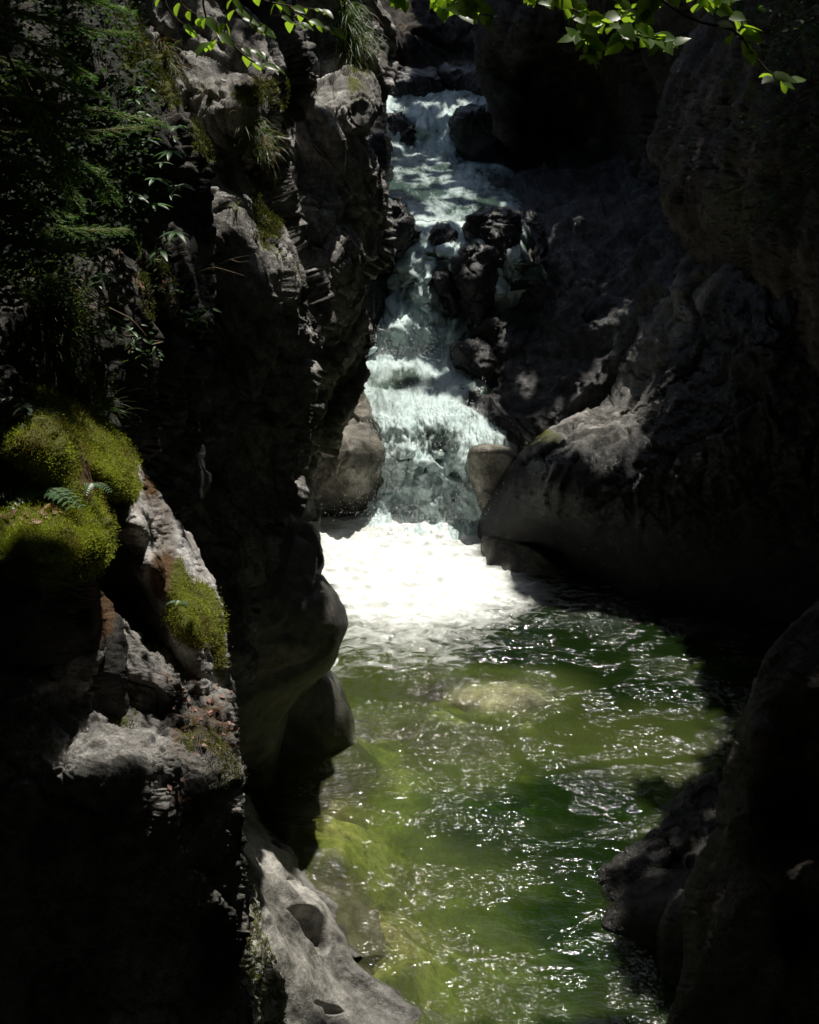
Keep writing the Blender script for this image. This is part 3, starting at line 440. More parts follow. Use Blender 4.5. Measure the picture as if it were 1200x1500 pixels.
# ------------------------------------------------------------------ water
def water_nodes(name): return nt(name)
SUN_EL, SUN_AZ = 62.0, 14.0          # sun in front of the viewer, a little to the right
sd = np.array([math.sin(math.radians(SUN_AZ))*math.cos(math.radians(SUN_EL)), math.cos(math.radians(SUN_AZ))*math.cos(math.radians(SUN_EL)), math.sin(math.radians(SUN_EL))])
def pool_mat():
    m, t, n, l = nt('clear_green_water')
    geo = N_(n, 'ShaderNodeNewGeometry'); pos = geo.outputs['Position']
    a = N_(n, 'ShaderNodeAttribute', attribute_name='mask'); sep = N_(n, 'ShaderNodeSeparateColor'); l.new(a.outputs['Color'], sep.inputs[0])
    mp = N_(n, 'ShaderNodeMapping'); mp.inputs['Scale'].default_value = (1, 1.5, 1); l.new(pos, mp.inputs[0])
    n1 = N_(n, 'ShaderNodeTexNoise', Scale=7, Detail=2, Roughness=.5, Distortion=.5); l.new(mp.outputs[0], n1.inputs['Vector'])
    n2 = N_(n, 'ShaderNodeTexNoise', Scale=28, Detail=2, Roughness=.5); l.new(mp.outputs[0], n2.inputs['Vector'])
    b1 = N_(n, 'ShaderNodeBump', Strength=1.0, Distance=.12); l.new(n1.outputs[0], b1.inputs['Height'])
    b2 = N_(n, 'ShaderNodeBump', Strength=1.0, Distance=.035); l.new(n2.outputs[0], b2.inputs['Height']); l.new(b1.outputs[0], b2.inputs['Normal'])
    np_ = N_(n, 'ShaderNodeTexNoise', Scale=1.1, Detail=3, Roughness=.6, Distortion=1.0); l.new(mp.outputs[0], np_.inputs['Vector'])
    sr = N_(n, 'ShaderNodeMapRange'); sr.inputs[1].default_value = .45; sr.inputs[2].default_value = .68; sr.inputs[3].default_value = .08; sr.inputs[4].default_value = .85; l.new(np_.outputs[0], sr.inputs[0]); l.new(sr.outputs[0], b1.inputs['Strength']); l.new(sr.outputs[0], b2.inputs['Strength'])
    gl = N_(n, 'ShaderNodeBsdfGlossy', Roughness=.07); l.new(b2.outputs[0], gl.inputs['Normal'])
    fr = N_(n, 'ShaderNodeFresnel', IOR=1.33); l.new(b1.outputs[0], fr.inputs['Normal'])
    # depth tint: G channel of the mask holds water depth 0..1
    tc = ramp(n, [(0, (.95, .94, .78)), (.35, (.7, .84, .4)), (1, (.14, .28, .07))]); l.new(sep.outputs[1], tc.inputs[0])
    tr = N_(n, 'ShaderNodeBsdfTransparent'); l.new(tc.outputs[0], tr.inputs[0])
    rf = N_(n, 'ShaderNodeBsdfRefraction', IOR=1.3, Roughness=.0); l.new(tc.outputs[0], rf.inputs[0]); l.new(b1.outputs[0], rf.inputs['Normal'])
    mt = N_(n, 'ShaderNodeMixShader'); mt.inputs[0].default_value = .38; l.new(tr.outputs[0], mt.inputs[1]); l.new(rf.outputs[0], mt.inputs[2])
    df = N_(n, 'ShaderNodeBsdfDiffuse'); dc = ramp(n, [(0, (.21, .22, .1)), (.4, (.15, .2, .05)), (1, (.015, .036, .007))]); l.new(sep.outputs[1], dc.inputs[0]); l.new(dc.outputs[0], df.inputs[0])
    md = N_(n, 'ShaderNodeMixShader'); dr = ramp(n, [(0, g(.12)), (.5, g(.35)), (1, g(.4))]); l.new(sep.outputs[1], dr.inputs[0]); l.new(dr.outputs[0], md.inputs[0]); l.new(mt.outputs[0], md.inputs[1]); l.new(df.outputs[0], md.inputs[2])
    mg = N_(n, 'ShaderNodeMixShader'); l.new(fr.outputs[0], mg.inputs[0]); l.new(md.outputs[0], mg.inputs[1]); l.new(gl.outputs[0], mg.inputs[2])
    # foam
    mp2 = N_(n, 'ShaderNodeMapping'); mp2.inputs['Scale'].default_value = (1, 1.9, 1); l.new(pos, mp2.inputs[0])
    n3 = N_(n, 'ShaderNodeTexNoise', Scale=3.2, Detail=9, Roughness=.68, Distortion=1.2); l.new(mp2.outputs[0], n3.inputs['Vector'])
    ad = N_(n, 'ShaderNodeMath', operation='ADD'); l.new(sep.outputs[0], ad.inputs[0]); l.new(n3.outputs[0], ad.inputs[1])
    fm = N_(n, 'ShaderNodeMapRange'); fm.inputs[1].default_value = .7; fm.inputs[2].default_value = 1.22; l.new(ad.outputs[0], fm.inputs[0])
    fd = N_(n, 'ShaderNodeBsdfDiffuse'); fd.inputs[0].default_value = (.93, .96, .93, 1); mf = N_(n, 'ShaderNodeMixShader'); l.new(fm.outputs[0], mf.inputs[0]); l.new(mg.outputs[0], mf.inputs[1]); l.new(fd.outputs[0], mf.inputs[2])
    o = N_(n, 'ShaderNodeOutputMaterial'); l.new(mf.outputs[0], o.inputs[0])
    return m
def bed_depth(x, y):
    """pool depth in metres: a shallow gravel shelf at lower left, a deep hole in the middle right"""
    px, py, _ = pix(np.stack([x, y, x*0], -1))
    d = .72+.6*sstep(450, 850, px)
    d -= .5*blob(px, py, 480, 1290, 150, 190, .5)
    d -= 1.5*blob(px, py, 735, 1015, 105, 30, .6)+.35*blob(px, py, 640, 1480, 150, 120, .6)
    d += .9*blob(px, py, 800, 1200, 210, 75, .5)
    d += .7*blob(px, py, 920, 1420, 180, 130, .6)
    d -= .35*blob(px, py, 800, 1110, 190, 60, .6)
    d += .9*blob(px, py, 1050, 930, 300, 110, .6)+.5*blob(px, py, 650, 930, 200, 60, .6)
    d += .45*fbm(np.stack([x*.55, y*1.3, x*0], 1), 4)
    return np.maximum(d, .2)
xs = np.arange(-4.5, 7.0, .028); ys = np.concatenate([np.arange(6.5, 20.2, .028)])
X, Yg = np.meshgrid(xs, ys); x = X.ravel(); y = Yg.ravel()
d_ = bed_depth(x, y)
q = np.stack([x, y, x*0], 1)
def wq(sx, sy, o): return np.stack([x*sx, y*sy, x*0+o], 1)
amp = .35+.65*sstep(12, 17, y)
ang = np.stack([x*.9+y*.25, y*1.0-x*.2, x*0], 1)
wz = amp*(.03*pn(ang*1.3)+.016*(1-2*np.abs(pn(ang*2.4+3)))+.007*pn(ang*5.5+9)+.0025*pn(ang*12+2))
px, py, _ = pix(q)
foam = blob(px, py, 590, 815, 175, 80, .6)*.62+blob(px, py, 560, 900, 170, 80, .7)*.27+blob(px, py, 740, 872, 190, 36, .8)*.22+blob(px, py, 640, 770, 90, 25)*.3+blob(px, py, 620, 940, 260, 60, .9)*.1
wz += foam*.05*(fbm(q*4, 3, True))
A = np.zeros((len(x), 4), f32); A[:, 0] = foam; A[:, 1] = np.clip((d_-.15)/1.9, 0, 1); A[:, 3] = 1
POOLM = pool_mat()
o = mesh_np('pool_water', np.stack([x, y, wz], 1), grid_faces(*X.shape)[:, ::-1], POOLM, True, A); tag(o, kind='structure')
# bed
xs = np.arange(-5, 7.5, .05); ys = np.arange(6, 20.5, .05); X, Yg = np.meshgrid(xs, ys); x = X.ravel(); y = Yg.ravel(); q = np.stack([x, y, x*0], 1)
f1, f2, cid, _ = cells(q*2.3+.3*np.stack([pn(q*2), pn(q*2+5), x*0], 1)); h1, h2, _, _ = cells(q*5.5)
z = -bed_depth(x, y)-.1*f1*f1-.03*h1+.1*fbm(q*.9, 4)
bm_, bt, bn, bl = nt('algae_covered_gravel')
geo = N_(bn, 'ShaderNodeNewGeometry'); n1 = N_(bn, 'ShaderNodeTexNoise', Scale=1.3, Detail=6, Roughness=.6, Distortion=.8); bl.new(geo.outputs[0], n1.inputs['Vector'])
vo = N_(bn, 'ShaderNodeTexVoronoi', Scale=8); bl.new(geo.outputs[0], vo.inputs['Vector'])
n2 = N_(bn, 'ShaderNodeTexNoise', Scale=16, Detail=6, Roughness=.7); bl.new(geo.outputs[0], n2.inputs['Vector'])
r1 = ramp(bn, [(.36, (.08, .1, .03)), (.48, (.26, .3, .1)), (.56, (.5, .5, .22)), (.68, (.8, .76, .45))]); bl.new(n1.outputs[0], r1.inputs[0])
bw = N_(bn, 'ShaderNodeRGBToBW'); bl.new(vo.outputs['Color'], bw.inputs[0]); c1 = mixc(bn, bl, .6, r1.outputs[0], bw.outputs[0], 'SOFT_LIGHT'); r2 = ramp(bn, [(.32, g(.3)), (.62, g(1.35))]); bl.new(n2.outputs[0], r2.inputs[0])
c1 = mixc(bn, bl, .8, c1, r2.outputs[0], 'MULTIPLY')
pb = N_(bn, 'ShaderNodeBsdfDiffuse'); bl.new(c1, pb.inputs[0]); oo = N_(bn, 'ShaderNodeOutputMaterial'); bl.new(pb.outputs[0], oo.inputs[0])
o = mesh_np('riverbed', np.stack([x, y, z], 1), grid_faces(*X.shape)[:, ::-1], bm_, True); tag(o, kind='structure')
# sunken rock
SUNK = rock_mat('sunken_pale_rock', (.35, .34, .24), (.55, .54, .42), (.75, .74, .6), .8, 1.2, .4)
boulder('pale sunken rock just under the surface in mid pool', [(985, 690, 770), (995, 660, 800), (1012, 640, 825), (1032, 640, 830), (1060, 650, 800)], 14.35, mat=SUNK, rd=.4, s=.5, a=.07, f=smooth, T=.8, name='sunken_rock', bottom=.35, rr=40)
o = ROCKS[list(ROCKS)[-1]][0]; o.location.z = -.16
# ------------------------------------------------------------------ stream: stations (row, z, left px, right px)
def white_mat(name, tone=1.0, foamlo=.66, foamhi=1.16, sc=(7, 1.6, 1)):
    m, t, n, l = nt(name)
    a = N_(n, 'ShaderNodeAttribute', attribute_name='mask'); sep = N_(n, 'ShaderNodeSeparateColor'); l.new(a.outputs['Color'], sep.inputs[0])
    fl = N_(n, 'ShaderNodeAttribute', attribute_name='flow'); mp = N_(n, 'ShaderNodeMapping'); mp.inputs['Scale'].default_value = sc; l.new(fl.outputs['Vector'], mp.inputs[0])
    n1 = N_(n, 'ShaderNodeTexNoise', Scale=1.0, Detail=9, Roughness=.66, Distortion=.7); l.new(mp.outputs[0], n1.inputs['Vector'])
    n2 = N_(n, 'ShaderNodeTexNoise', Scale=5.0, Detail=6, Roughness=.7, Distortion=.4); l.new(mp.outputs[0], n2.inputs['Vector'])
    b1 = N_(n, 'ShaderNodeBump', Strength=1, Distance=.045); l.new(n1.outputs[0], b1.inputs['Height'])
    b2 = N_(n, 'ShaderNodeBump', Strength=.8, Distance=.012); l.new(n2.outputs[0], b2.inputs['Height']); l.new(b1.outputs[0], b2.inputs['Normal'])
    hf = N_(n, 'ShaderNodeMath', operation='MULTIPLY_ADD'); l.new(n2.outputs[0], hf.inputs[0]); hf.inputs[1].default_value = .35; l.new(n1.outputs[0], hf.inputs[2])
    ad = N_(n, 'ShaderNodeMath', operation='ADD'); l.new(sep.outputs[0], ad.inputs[0]); l.new(hf.outputs[0], ad.inputs[1])
    fm = N_(n, 'ShaderNodeMapRange'); fm.inputs[1].default_value = foamlo; fm.inputs[2].default_value = foamhi; l.new(ad.outputs[0], fm.inputs[0])
    wb = N_(n, 'ShaderNodeBsdfPrincipled'); wb.inputs['Base Color'].default_value = (.05, .09, .065, 1); wb.inputs['Roughness'].default_value = .12; l.new(b2.outputs[0], wb.inputs['Normal'])
    fd = N_(n, 'ShaderNodeBsdfPrincipled'); fd.inputs['Base Color'].default_value = (.68*tone, .83*tone, .82*tone, 1); fd.inputs['Roughness'].default_value = .6; l.new(b2.outputs[0], fd.inputs['Normal'])
    mf = N_(n, 'ShaderNodeMixShader'); l.new(fm.outputs[0], mf.inputs[0]); l.new(wb.outputs[0], mf.inputs[1]); l.new(fd.outputs[0], mf.inputs[2])
    o = N_(n, 'ShaderNodeOutputMaterial'); l.new(mf.outputs[0], o.inputs[0])
    return m
FALLM = white_mat('falling_white_water', sc=(7, 2.2, 1)); STRM = FALLM
DROPS = []
def stream(name, i0, i1, mat, step=2.0, drops=0):
    st = ST[i0:i1+1]; r = np.array([s[0] for s in st], float)[::-1]
    def col(k): return np.array([s[k] for s in st], float)[::-1]
    i0_row, i1_row = r[-1], r[0]; vs = np.arange(r[0], r[-1]+.1, step); L = np.interp(vs, r, col(2))-26; Rr = np.interp(vs, r, col(3))+26
    fo = np.interp(vs, r, col(4)); tu = np.interp(vs, r, col(5)); n = int((Rr-L).max()/step); s = np.linspace(0, 1, n)
    U = L[:, None]+(Rr-L)[:, None]*s; V = np.repeat(vs[:, None], n, 1); 
    ra = np.array([q[0] for q in ST], float)[::-1]; za = np.array([q[1] for q in ST], float)[::-1]
    rf_ = np.arange(110, 805, 1.0); zf_ = np.interp(rf_, ra, za); kk = np.hanning(23); kk /= kk.sum(); zf_ = np.convolve(np.pad(zf_, 11, mode='edge'), kk, 'valid')
    sl = .13*sstep(560, 640, V)+.12*sstep(480, 400, V)*sstep(300, 360, V)
    sh = (sl*(U-630)+11*fbm(np.stack([U.ravel()/34, V.ravel()/90, V.ravel()*0], 1), 3).reshape(U.shape))*sstep(802, 775, V)*sstep(118, 140, V)
    z = np.interp(np.clip(V-sh, 112, 800), rf_, zf_); Yg = Yw(V, z)
    P = at(U, V, Yg); zc_ = np.interp(rf_, rf_, zf_); yc_ = Yw(rf_, zc_); ac_ = np.concatenate([[0], np.cumsum(np.hypot(np.diff(yc_), np.diff(zc_)))]); arc = np.interp(vs, rf_, ac_)
    flow = np.stack([P[..., 0], np.repeat(arc[:, None], n, 1), P[..., 0]*0], -1).reshape(-1, 3)
    N = np.cross(np.gradient(P, axis=1), np.gradient(P, axis=0)); N /= np.linalg.norm(N, axis=2)[..., None]
    P = P.reshape(-1, 3); N = N.reshape(-1, 3); N[N[:, 2] < 0] *= -1
    fq = flow*np.array([1, .42, 1]); tt = np.repeat(tu, n)
    wf = flow+.12*np.stack([pn(flow*2.1), pn(flow*2.1+7), flow[:, 0]*0], 1)
    dsp = fbm(wf*np.array([7, 1.5, 1]), 4, True, .6)*.4+fbm(wf*np.array([16, 5, 1])+4, 3, False, .6)*.35+pn(flow*1.6+9)*.9+fbm(flow*3.1+2, 3)*.5
    e = np.repeat(fo, n)+.35*fbm(fq*1.6+7, 3)+.15*np.clip(dsp, -1, 1)
    fx, fy = np.repeat(U.reshape(-1), 1), V.reshape(-1)
    # the current squeezes clear green tongues through the cascade
    e -= .35*blob(fx, fy, 640, 648, 40, 20)+.3*blob(fx, fy, 575, 555, 50, 14)+.25*blob(fx, fy, 700, 470, 30, 50)
    e += .35*blob(fx, fy, 650, 605, 60, 8)+.3*blob(fx, fy, 700, 270, 60, 6)*.6
    ed = np.minimum(U-L[:, None], Rr[:, None]-U).reshape(-1); ed = np.clip(1-ed/34, 0, 1)**2; e -= .5*ed
    Pn = P+N*(dsp*tt*.8-.3*ed)[:, None]
    A = np.zeros((len(P), 4), f32); A[:, 0] = e; A[:, 3] = 1
    if drops:
        rs = np.random.RandomState(len(name)+i0); gd = Pn.reshape(U.shape+(3,)); fd_ = np.gradient(gd, axis=0).reshape(-1, 3); fd_ /= np.linalg.norm(fd_, axis=1)[:, None]
        pr = np.clip(e, .05, 1)*np.clip(tt, .02, 1); pr /= pr.sum(); ix = rs.choice(len(Pn), drops, p=pr)
        dr = fd_[ix]+rs.randn(drops, 3)*.35; dr /= np.linalg.norm(dr, axis=1)[:, None]; hh = np.abs(rs.randn(drops, 1)); base = Pn[ix]+N[ix]*hh*.045+rs.randn(drops, 3)*.02
        ln = (rs.rand(drops, 1)**2*.05+.008); sw = np.cross(dr, rs.randn(drops, 3)); sw /= np.linalg.norm(sw, axis=1)[:, None]; ww = rs.uniform(.0018, .0042, (drops, 1))
        VV = np.stack([base-dr*ln, base-sw*ww, base+dr*ln, base+sw*ww], 1).reshape(-1, 3)
        DROPS.append((name, VV, np.arange(4*drops).reshape(-1, 4)))
    return mesh_np(name, Pn, grid_faces(*U.shape), mat, True, A, uv=flow)
o = stream('waterfall', 0, 6, FALLM, drops=7000); tag(o, 'broad white lower waterfall pouring into the green pool', 'waterfall', kind='structure')
o = stream('middle_pool_water', 6, 10, STRM, drops=5000); tag(o, kind='structure')
o = stream('waterfall', 10, 16, FALLM, drops=5000); tag(o, 'shaded upper waterfall running between black rocks', 'waterfall', kind='structure')
o = stream('stream_water', 16, 25, STRM, drops=7000); tag(o, kind='structure')
print('water', time.time()-T0)
def inpoly(px, py, poly):
    c = np.zeros(len(px), bool); n = len(poly)
    for i in range(n):
        x0, y0 = poly[i]; x1, y1 = poly[i-1]
        with np.errstate(all='ignore'):
            c ^= ((y0 > py) != (y1 > py)) & (px < (x1-x0)*(py-y0)/(y1-y0+1e-9)+x0)
    return c
# ------------------------------------------------------------------ vegetation
def tube(pts, rad, k=8):
    pts = [np.array(p, float) for p in pts]; V = []; F = []
    for i, p in enumerate(pts):
        d = pts[min(i+1, len(pts)-1)]-pts[max(i-1, 0)]; d /= np.linalg.norm(d)+1e-9
        a = np.cross(d, [0, 0, 1.0] if abs(d[2]) < .9 else [1, 0, 0]); a /= np.linalg.norm(a); b = np.cross(d, a)
        for j in range(k):
            t = 2*math.pi*j/k; V.append(p+rad[i]*(a*math.cos(t)+b*math.sin(t)))
    for i in range(len(pts)-1):
        for j in range(k): F.append((i*k+j, i*k+(j+1) % k, (i+1)*k+(j+1) % k, (i+1)*k+j))
    return V, F
def tubes(name, lst, mat, parent=None, k=8):
    V = []; F = []
    for pts, rad in lst:
        v, f = tube(pts, rad, k); b = len(V); V += v; F += [tuple(i+b for i in q) for q in f]
    return mesh_np(name, np.array(V), np.array(F), mat, True, np.tile([0, 0, 0, 1], (len(V), 1)), parent)
def leaf_mat(name, dcol, tcol, rough=.45, mixv=.45):
    m, t, n, l = nt(name)
    geo = N_(n, 'ShaderNodeNewGeometry'); n1 = N_(n, 'ShaderNodeTexNoise', Scale=14, Detail=3); l.new(geo.outputs['Position'], n1.inputs['Vector'])
    c1 = mixc(n, l, n1.outputs[0], tuple(x*.5 for x in dcol), tuple(min(1, x*1.5) for x in dcol)); c2 = mixc(n, l, n1.outputs[0], tuple(x*.6 for x in tcol), tuple(min(1, x*1.35) for x in tcol))
    pb = N_(n, 'ShaderNodeBsdfPrincipled'); l.new(c1, pb.inputs['Base Color']); pb.inputs['Roughness'].default_value = rough
    tl = N_(n, 'ShaderNodeBsdfTranslucent'); l.new(c2, tl.inputs[0]); ms = N_(n, 'ShaderNodeMixShader'); ms.inputs[0].default_value = mixv
    l.new(pb.outputs[0], ms.inputs[1]); l.new(tl.outputs[0], ms.inputs[2]); o = N_(n, 'ShaderNodeOutputMaterial'); l.new(ms.outputs[0], o.inputs[0])
    return m
MAPLE = leaf_mat('fresh_leaf', (.1, .17, .04), (.34, .55, .03), .35, .6)
HERB = leaf_mat('herb_leaf', (.12, .22, .1), (.16, .36, .03), .4, .4)
DARKLEAF = leaf_mat('dark_leaf', (.025, .05, .02), (.05, .11, .015), .75, .45)
NEEDLE = leaf_mat('spruce_needle', (.14, .28, .07), (.2, .42, .05), .5, .3)
GRASS = leaf_mat('grass_blade', (.1, .17, .04), (.16, .28, .03), .45, .45)
DRYG = leaf_mat('dry_grass_blade', (.2, .13, .06), (.2, .12, .03), .6, .4)
LITTER = leaf_mat('dead_leaf', (.33, .19, .14), (.2, .08, .03), .6, .2)
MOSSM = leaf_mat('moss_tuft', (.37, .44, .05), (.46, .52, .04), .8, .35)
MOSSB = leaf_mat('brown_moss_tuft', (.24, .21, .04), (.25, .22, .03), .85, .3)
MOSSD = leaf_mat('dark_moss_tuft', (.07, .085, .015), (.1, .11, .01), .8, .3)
TWIG = rock_mat('twig_bark', (.08, .06, .035), (.16, .12, .07), (.24, .19, .11), .8, 6, .3)
bpy.context.view_layer.update(); DG = bpy.context.evaluated_depsgraph_get(); DG.update()
def surf(px, py, fallback=7.0):
    p = at(px, py, 3.0); d = (Vector(p)-Vector(CAM)).normalized()
    h, loc, nor, i, ob, m = S.ray_cast(DG, Vector(CAM)+d*1.0, d)
    return (np.array(loc), np.array(nor)) if h else (at(px, py, fallback), np.array([0, -1., 0]))
def each(name, lst, mat, parent, k=5):
    for one in lst: tubes(name, [one], mat, parent, k)
def unit(v): v = np.asarray(v, float); return v/(np.linalg.norm(v)+1e-9)
LOBED = [(0, 0), (.15, -.01), (.27, -.03), (.36, .05), (.46, .12), (.43, .22), (.5, .36), (.43, .43), (.41, .56), (.3, .62), (.24, .76), (.13, .84), (0, 1.0)]
LANCE = [(0, 0), (.1, .12), (.17, .35), (.16, .6), (.08, .84), (0, 1.0)]
OVATE = [(0, 0), (.2, .1), (.3, .3), (.31, .42), (.26, .62), (.14, .84), (0, 1.0)]
class LeafMesh:
    """leaves with a folded midrib and a slight droop, all of one plant in one mesh"""
    def __init__(s): s.V = []; s.F = []
    def leaf(s, pos, d, n, size, shape=OVATE, fold=.25, droop=.25, wid=1.0):
        d = unit(d); sx = unit(np.cross(d, n)); n = unit(np.cross(sx, d)); b = len(s.V); m = len(shape)
        def P(x, y): return np.asarray(pos)+size*(d*y+sx*x*wid+n*(abs(x)*fold-droop*y*y))
        for x, y in shape: s.V.append(P(x, y))
        for x, y in shape[1:-1]: s.V.append(P(-x, y))
        for x, y in shape[1:-1]: s.V.append(P(0, y))
        k = m-2
        R_ = lambda i: b+i; L_ = lambda i: b+m+i-1; M_ = lambda i: b if i == 0 else (b+m-1 if i == m-1 else b+m+k+i-1)
        s.F.append((M_(0), R_(1), M_(1), M_(1))); s.F.append((M_(0), M_(1), L_(1), L_(1)))
        for i in range(1, m-2):
            s.F.append((M_(i), R_(i), R_(i+1), M_(i+1))); s.F.append((M_(i), M_(i+1), L_(i+1), L_(i)))
        s.F.append((M_(m-2), R_(m-2), M_(m-1), M_(m-1))); s.F.append((M_(m-2), M_(m-1), L_(m-2), L_(m-2)))
    def build(s, name, mat, parent):
        return poly(name, s.V, s.F, mat, parent)
def poly(name, V, F, mat, parent=None):
    me = bpy.data.meshes.new(name); me.from_pydata([tuple(v) for v in V], [], [tuple(dict.fromkeys(f)) for f in F]); me.materials.append(mat); me.update()
    me.polygons.foreach_set('use_smooth', [True]*len(me.polygons)); return new_obj(name, me, parent)
def empty(name, label, cat, group=None):
    o = bpy.data.objects.new(name, None); C.objects.link(o); return tag(o, label, cat, group)
rv = random.Random(21)
def rn(s=1.0): return np.array([rv.gauss(0, s), rv.gauss(0, s), rv.gauss(0, s)])
def interp(pts, n):
    pts = np.array(pts, float); t = np.linspace(0, len(pts)-1, n); i = np.clip(t.astype(int), 0, len(pts)-2); f = (t-i)[:, None]
    p0 = pts[np.maximum(i-1, 0)]; p1 = pts[i]; p2 = pts[i+1]; p3 = pts[np.minimum(i+2, len(pts)-1)]
    return .5*((2*p1)+(-p0+p2)*f+(2*p0-5*p1+4*p2-p3)*f**2+(-p0+3*p1-3*p2+p3)*f**3)
# hanging maple branch, top right
e = empty('overhanging_branch', 'bright sunlit maple branch hanging into the top of the view', 'branch')
tw = []; LM = LeafMesh(); NODES = []
for k, ln in enumerate([[(690, -60), (665, -10), (690, 10), (722, 26)], [(760, -60), (830, 8), (905, 40), (965, 60)], [(800, -60), (848, 25), (866, 84)], [(900, -60), (1000, 22), (1075, 45), (1102, 78), (1134, 112), (1160, 122)], [(1010, -60), (945, 15), (905, 62)], [(1040, -60), (960, 0), (880, 30), (845, 55)], [(640, -60), (640, -10), (655, 14), (690, 20)], [(600, -60), (580, -20), (592, 4)], [(730, -60), (780, -10), (840, 10)], [(960, -70), (1010, -15), (1080, 30), (1100, 50)], [(860, -60), (930, 30), (985, 62)], [(1180, -60), (1120, -20), (1020, 5)]]):
    Y0 = 4.2+.12*k; P = interp([at(a, b, Y0+.08*i) for i, (a, b) in enumerate(ln)], 16)
    tw.append((list(P), list(np.linspace(.005, .0015, 16))))
    dens = 2 if k not in (3,) else 1
    for i in range(4, 16):
        u_, v_, _ = pix(P[i])
        if k == 3 and 78 < v_ < 110: continue
        for q_ in range(dens):
            if rv.random() < .12: continue
            dr = unit(P[min(i+1, 15)]-P[i-1]+rn(.02)); side = unit(np.cross(dr, [0, 0, 1]))*(1 if (i+q_) % 2 else -1)
            LM.leaf(P[i]+rn(.006), dr*.6+side*.8+rn(.25)+np.array([0, 0, -.15]), unit(np.array([0, -.5, .75])+rn(.3)), rv.uniform(.045, .072)*(.85 if k in (0, 6, 7) else 1), LOBED, .12, .15, .8)
LM.leaf(at(1134, 112, 4.8), [1, 0, -.15], [.1, -.35, .9], .085, LOBED, .1, .1, .8); LM.leaf(at(1134, 114, 4.8), [-.6, -.5, -.1], [0, -.3, .95], .06, LOBED, .1, .1, .8)
LM.build('foliage', MAPLE, e); each('twig', tw, TWIG, e, 6)
# leafy sapling, top left
e = empty('sapling', 'sapling with pale oval leaves at the top of the cliff left of centre', 'sapling')
tw = []; LM = LeafMesh()
for k, ln in enumerate([[(330, -60), (340, -5), (350, 22), (385, 40)], [(300, -60), (300, 20), (335, 60), (375, 75)], [(380, -60), (375, -8), (420, 8), (470, 14)], [(250, -60), (262, 0), (285, 20), (300, 30)], [(400, -60), (410, 20), (440, 34)], [(335, 60), (370, 90), (402, 97)], [(230, -50), (245, 10), (280, 45)], [(420, 8), (450, 28), (485, 42)], [(340, 0), (325, 45), (300, 70)]]):
    P = interp([at(a, b, 6.2+.06*k+.05*i) for i, (a, b) in enumerate(ln)], 12); tw.append((list(P), list(np.linspace(.006, .0015, 12))))
    for i in (4, 6, 8, 9, 10, 11):
        for sg in (-1, 1):
            if rv.random() < .45 and i < 11: continue
            dr = unit(P[min(i+1, 11)]-P[i-1]); side = unit(np.cross(dr, [0, 0, 1]))*sg
            LM.leaf(P[i], dr*.7+side*.9+rn(.15)+np.array([0, 0, -.1]), unit(np.array([0, -.35, .85])+rn(.2)), rv.uniform(.05, .085), OVATE, .2, .25, .8)
LM.build('foliage', MAPLE, e); each('twig', tw, TWIG, e, 6)
# whorled herbs on the dark face
GW = 'whorled green plants hanging on the dark face'
herbs = [(208, 128, 'highest'), (262, 186, ''), (250, 223, ''), (228, 262, ''), (262, 272, ''), (226, 300, ''), (258, 340, ''), (236, 368, ''), (200, 166, ''), (192, 288, ''), (150, 402, ''), (214, 205, '')]
for k, (hx, hy, _) in enumerate(herbs):
    e = empty('whorled_plant', 'small green plant with a whorl of narrow leaves on the dark rock face', 'plant', GW)
    loc, nor = surf(hx, hy); c = at(hx, hy, max(loc[1]-.35, 5.4)); root = c+np.array([-.16, .3, -.12])
    LM = LeafMesh(); P = interp([root, (root+c)/2+np.array([0, 0, -.03]), c], 8); m = rv.randint(5, 7); a0 = rv.random()*6
    for j in range(m):
        a = a0+2*math.pi*j/m; LM.leaf(c, [math.cos(a), math.sin(a), -.05+.2*rv.random()], unit(np.array([0, -.1, 1])+rn(.12)), rv.uniform(.07, .105), LANCE, .25, .35, .85)
    for j in range(4):
        a = a0+1.5*j; LM.leaf(P[4], [math.cos(a), math.sin(a), .1], [0, 0, 1], .06, LANCE, .25, .35, .85)
    LM.build('foliage', HERB, e); tubes('stem', [(list(P), list(np.linspace(.004, .002, 8)))], TWIG, e, 5)
# spruce boughs, upper left
e = empty('spruce', 'dark spruce with feathery boughs reaching in from the upper left', 'tree')
boughs = [[(-80, 130), (60, 150), (160, 165), (228, 178)], [(-80, 180), (30, 190), (120, 192), (205, 186)], [(-80, 60), (20, 90), (90, 118), (150, 140)], [(-60, 300), (50, 320), (110, 335), (182, 336)], [(-60, 340), (20, 350), (70, 352), (100, 360)], [(-60, 210), (10, 225), (50, 250), (76, 268)], [(-80, -10), (40, 20), (120, 40), (190, 48)], [(-60, -60), (60, -20), (130, 0), (180, 12)], [(-60, 90), (0, 120), (40, 160), (60, 190)], [(-80, 250), (0, 262), (60, 300), (96, 312)], [(-80, 20), (40, 60), (100, 90), (120, 110)], [(-60, 390), (0, 400), (30, 420), (50, 440)], [(40, 130), (90, 215), (140, 250), (160, 290)], [(0, 60), (60, 180), (90, 240), (110, 300)]]
trk = interp([at(-170, 700, 6.2), at(-160, 300, 6.4), at(-140, -300, 6.6)], 10)
tubes('trunk', [(list(trk), list(np.linspace(.12, .05, 10)))], BARK0 if False else TWIG, e, 10)
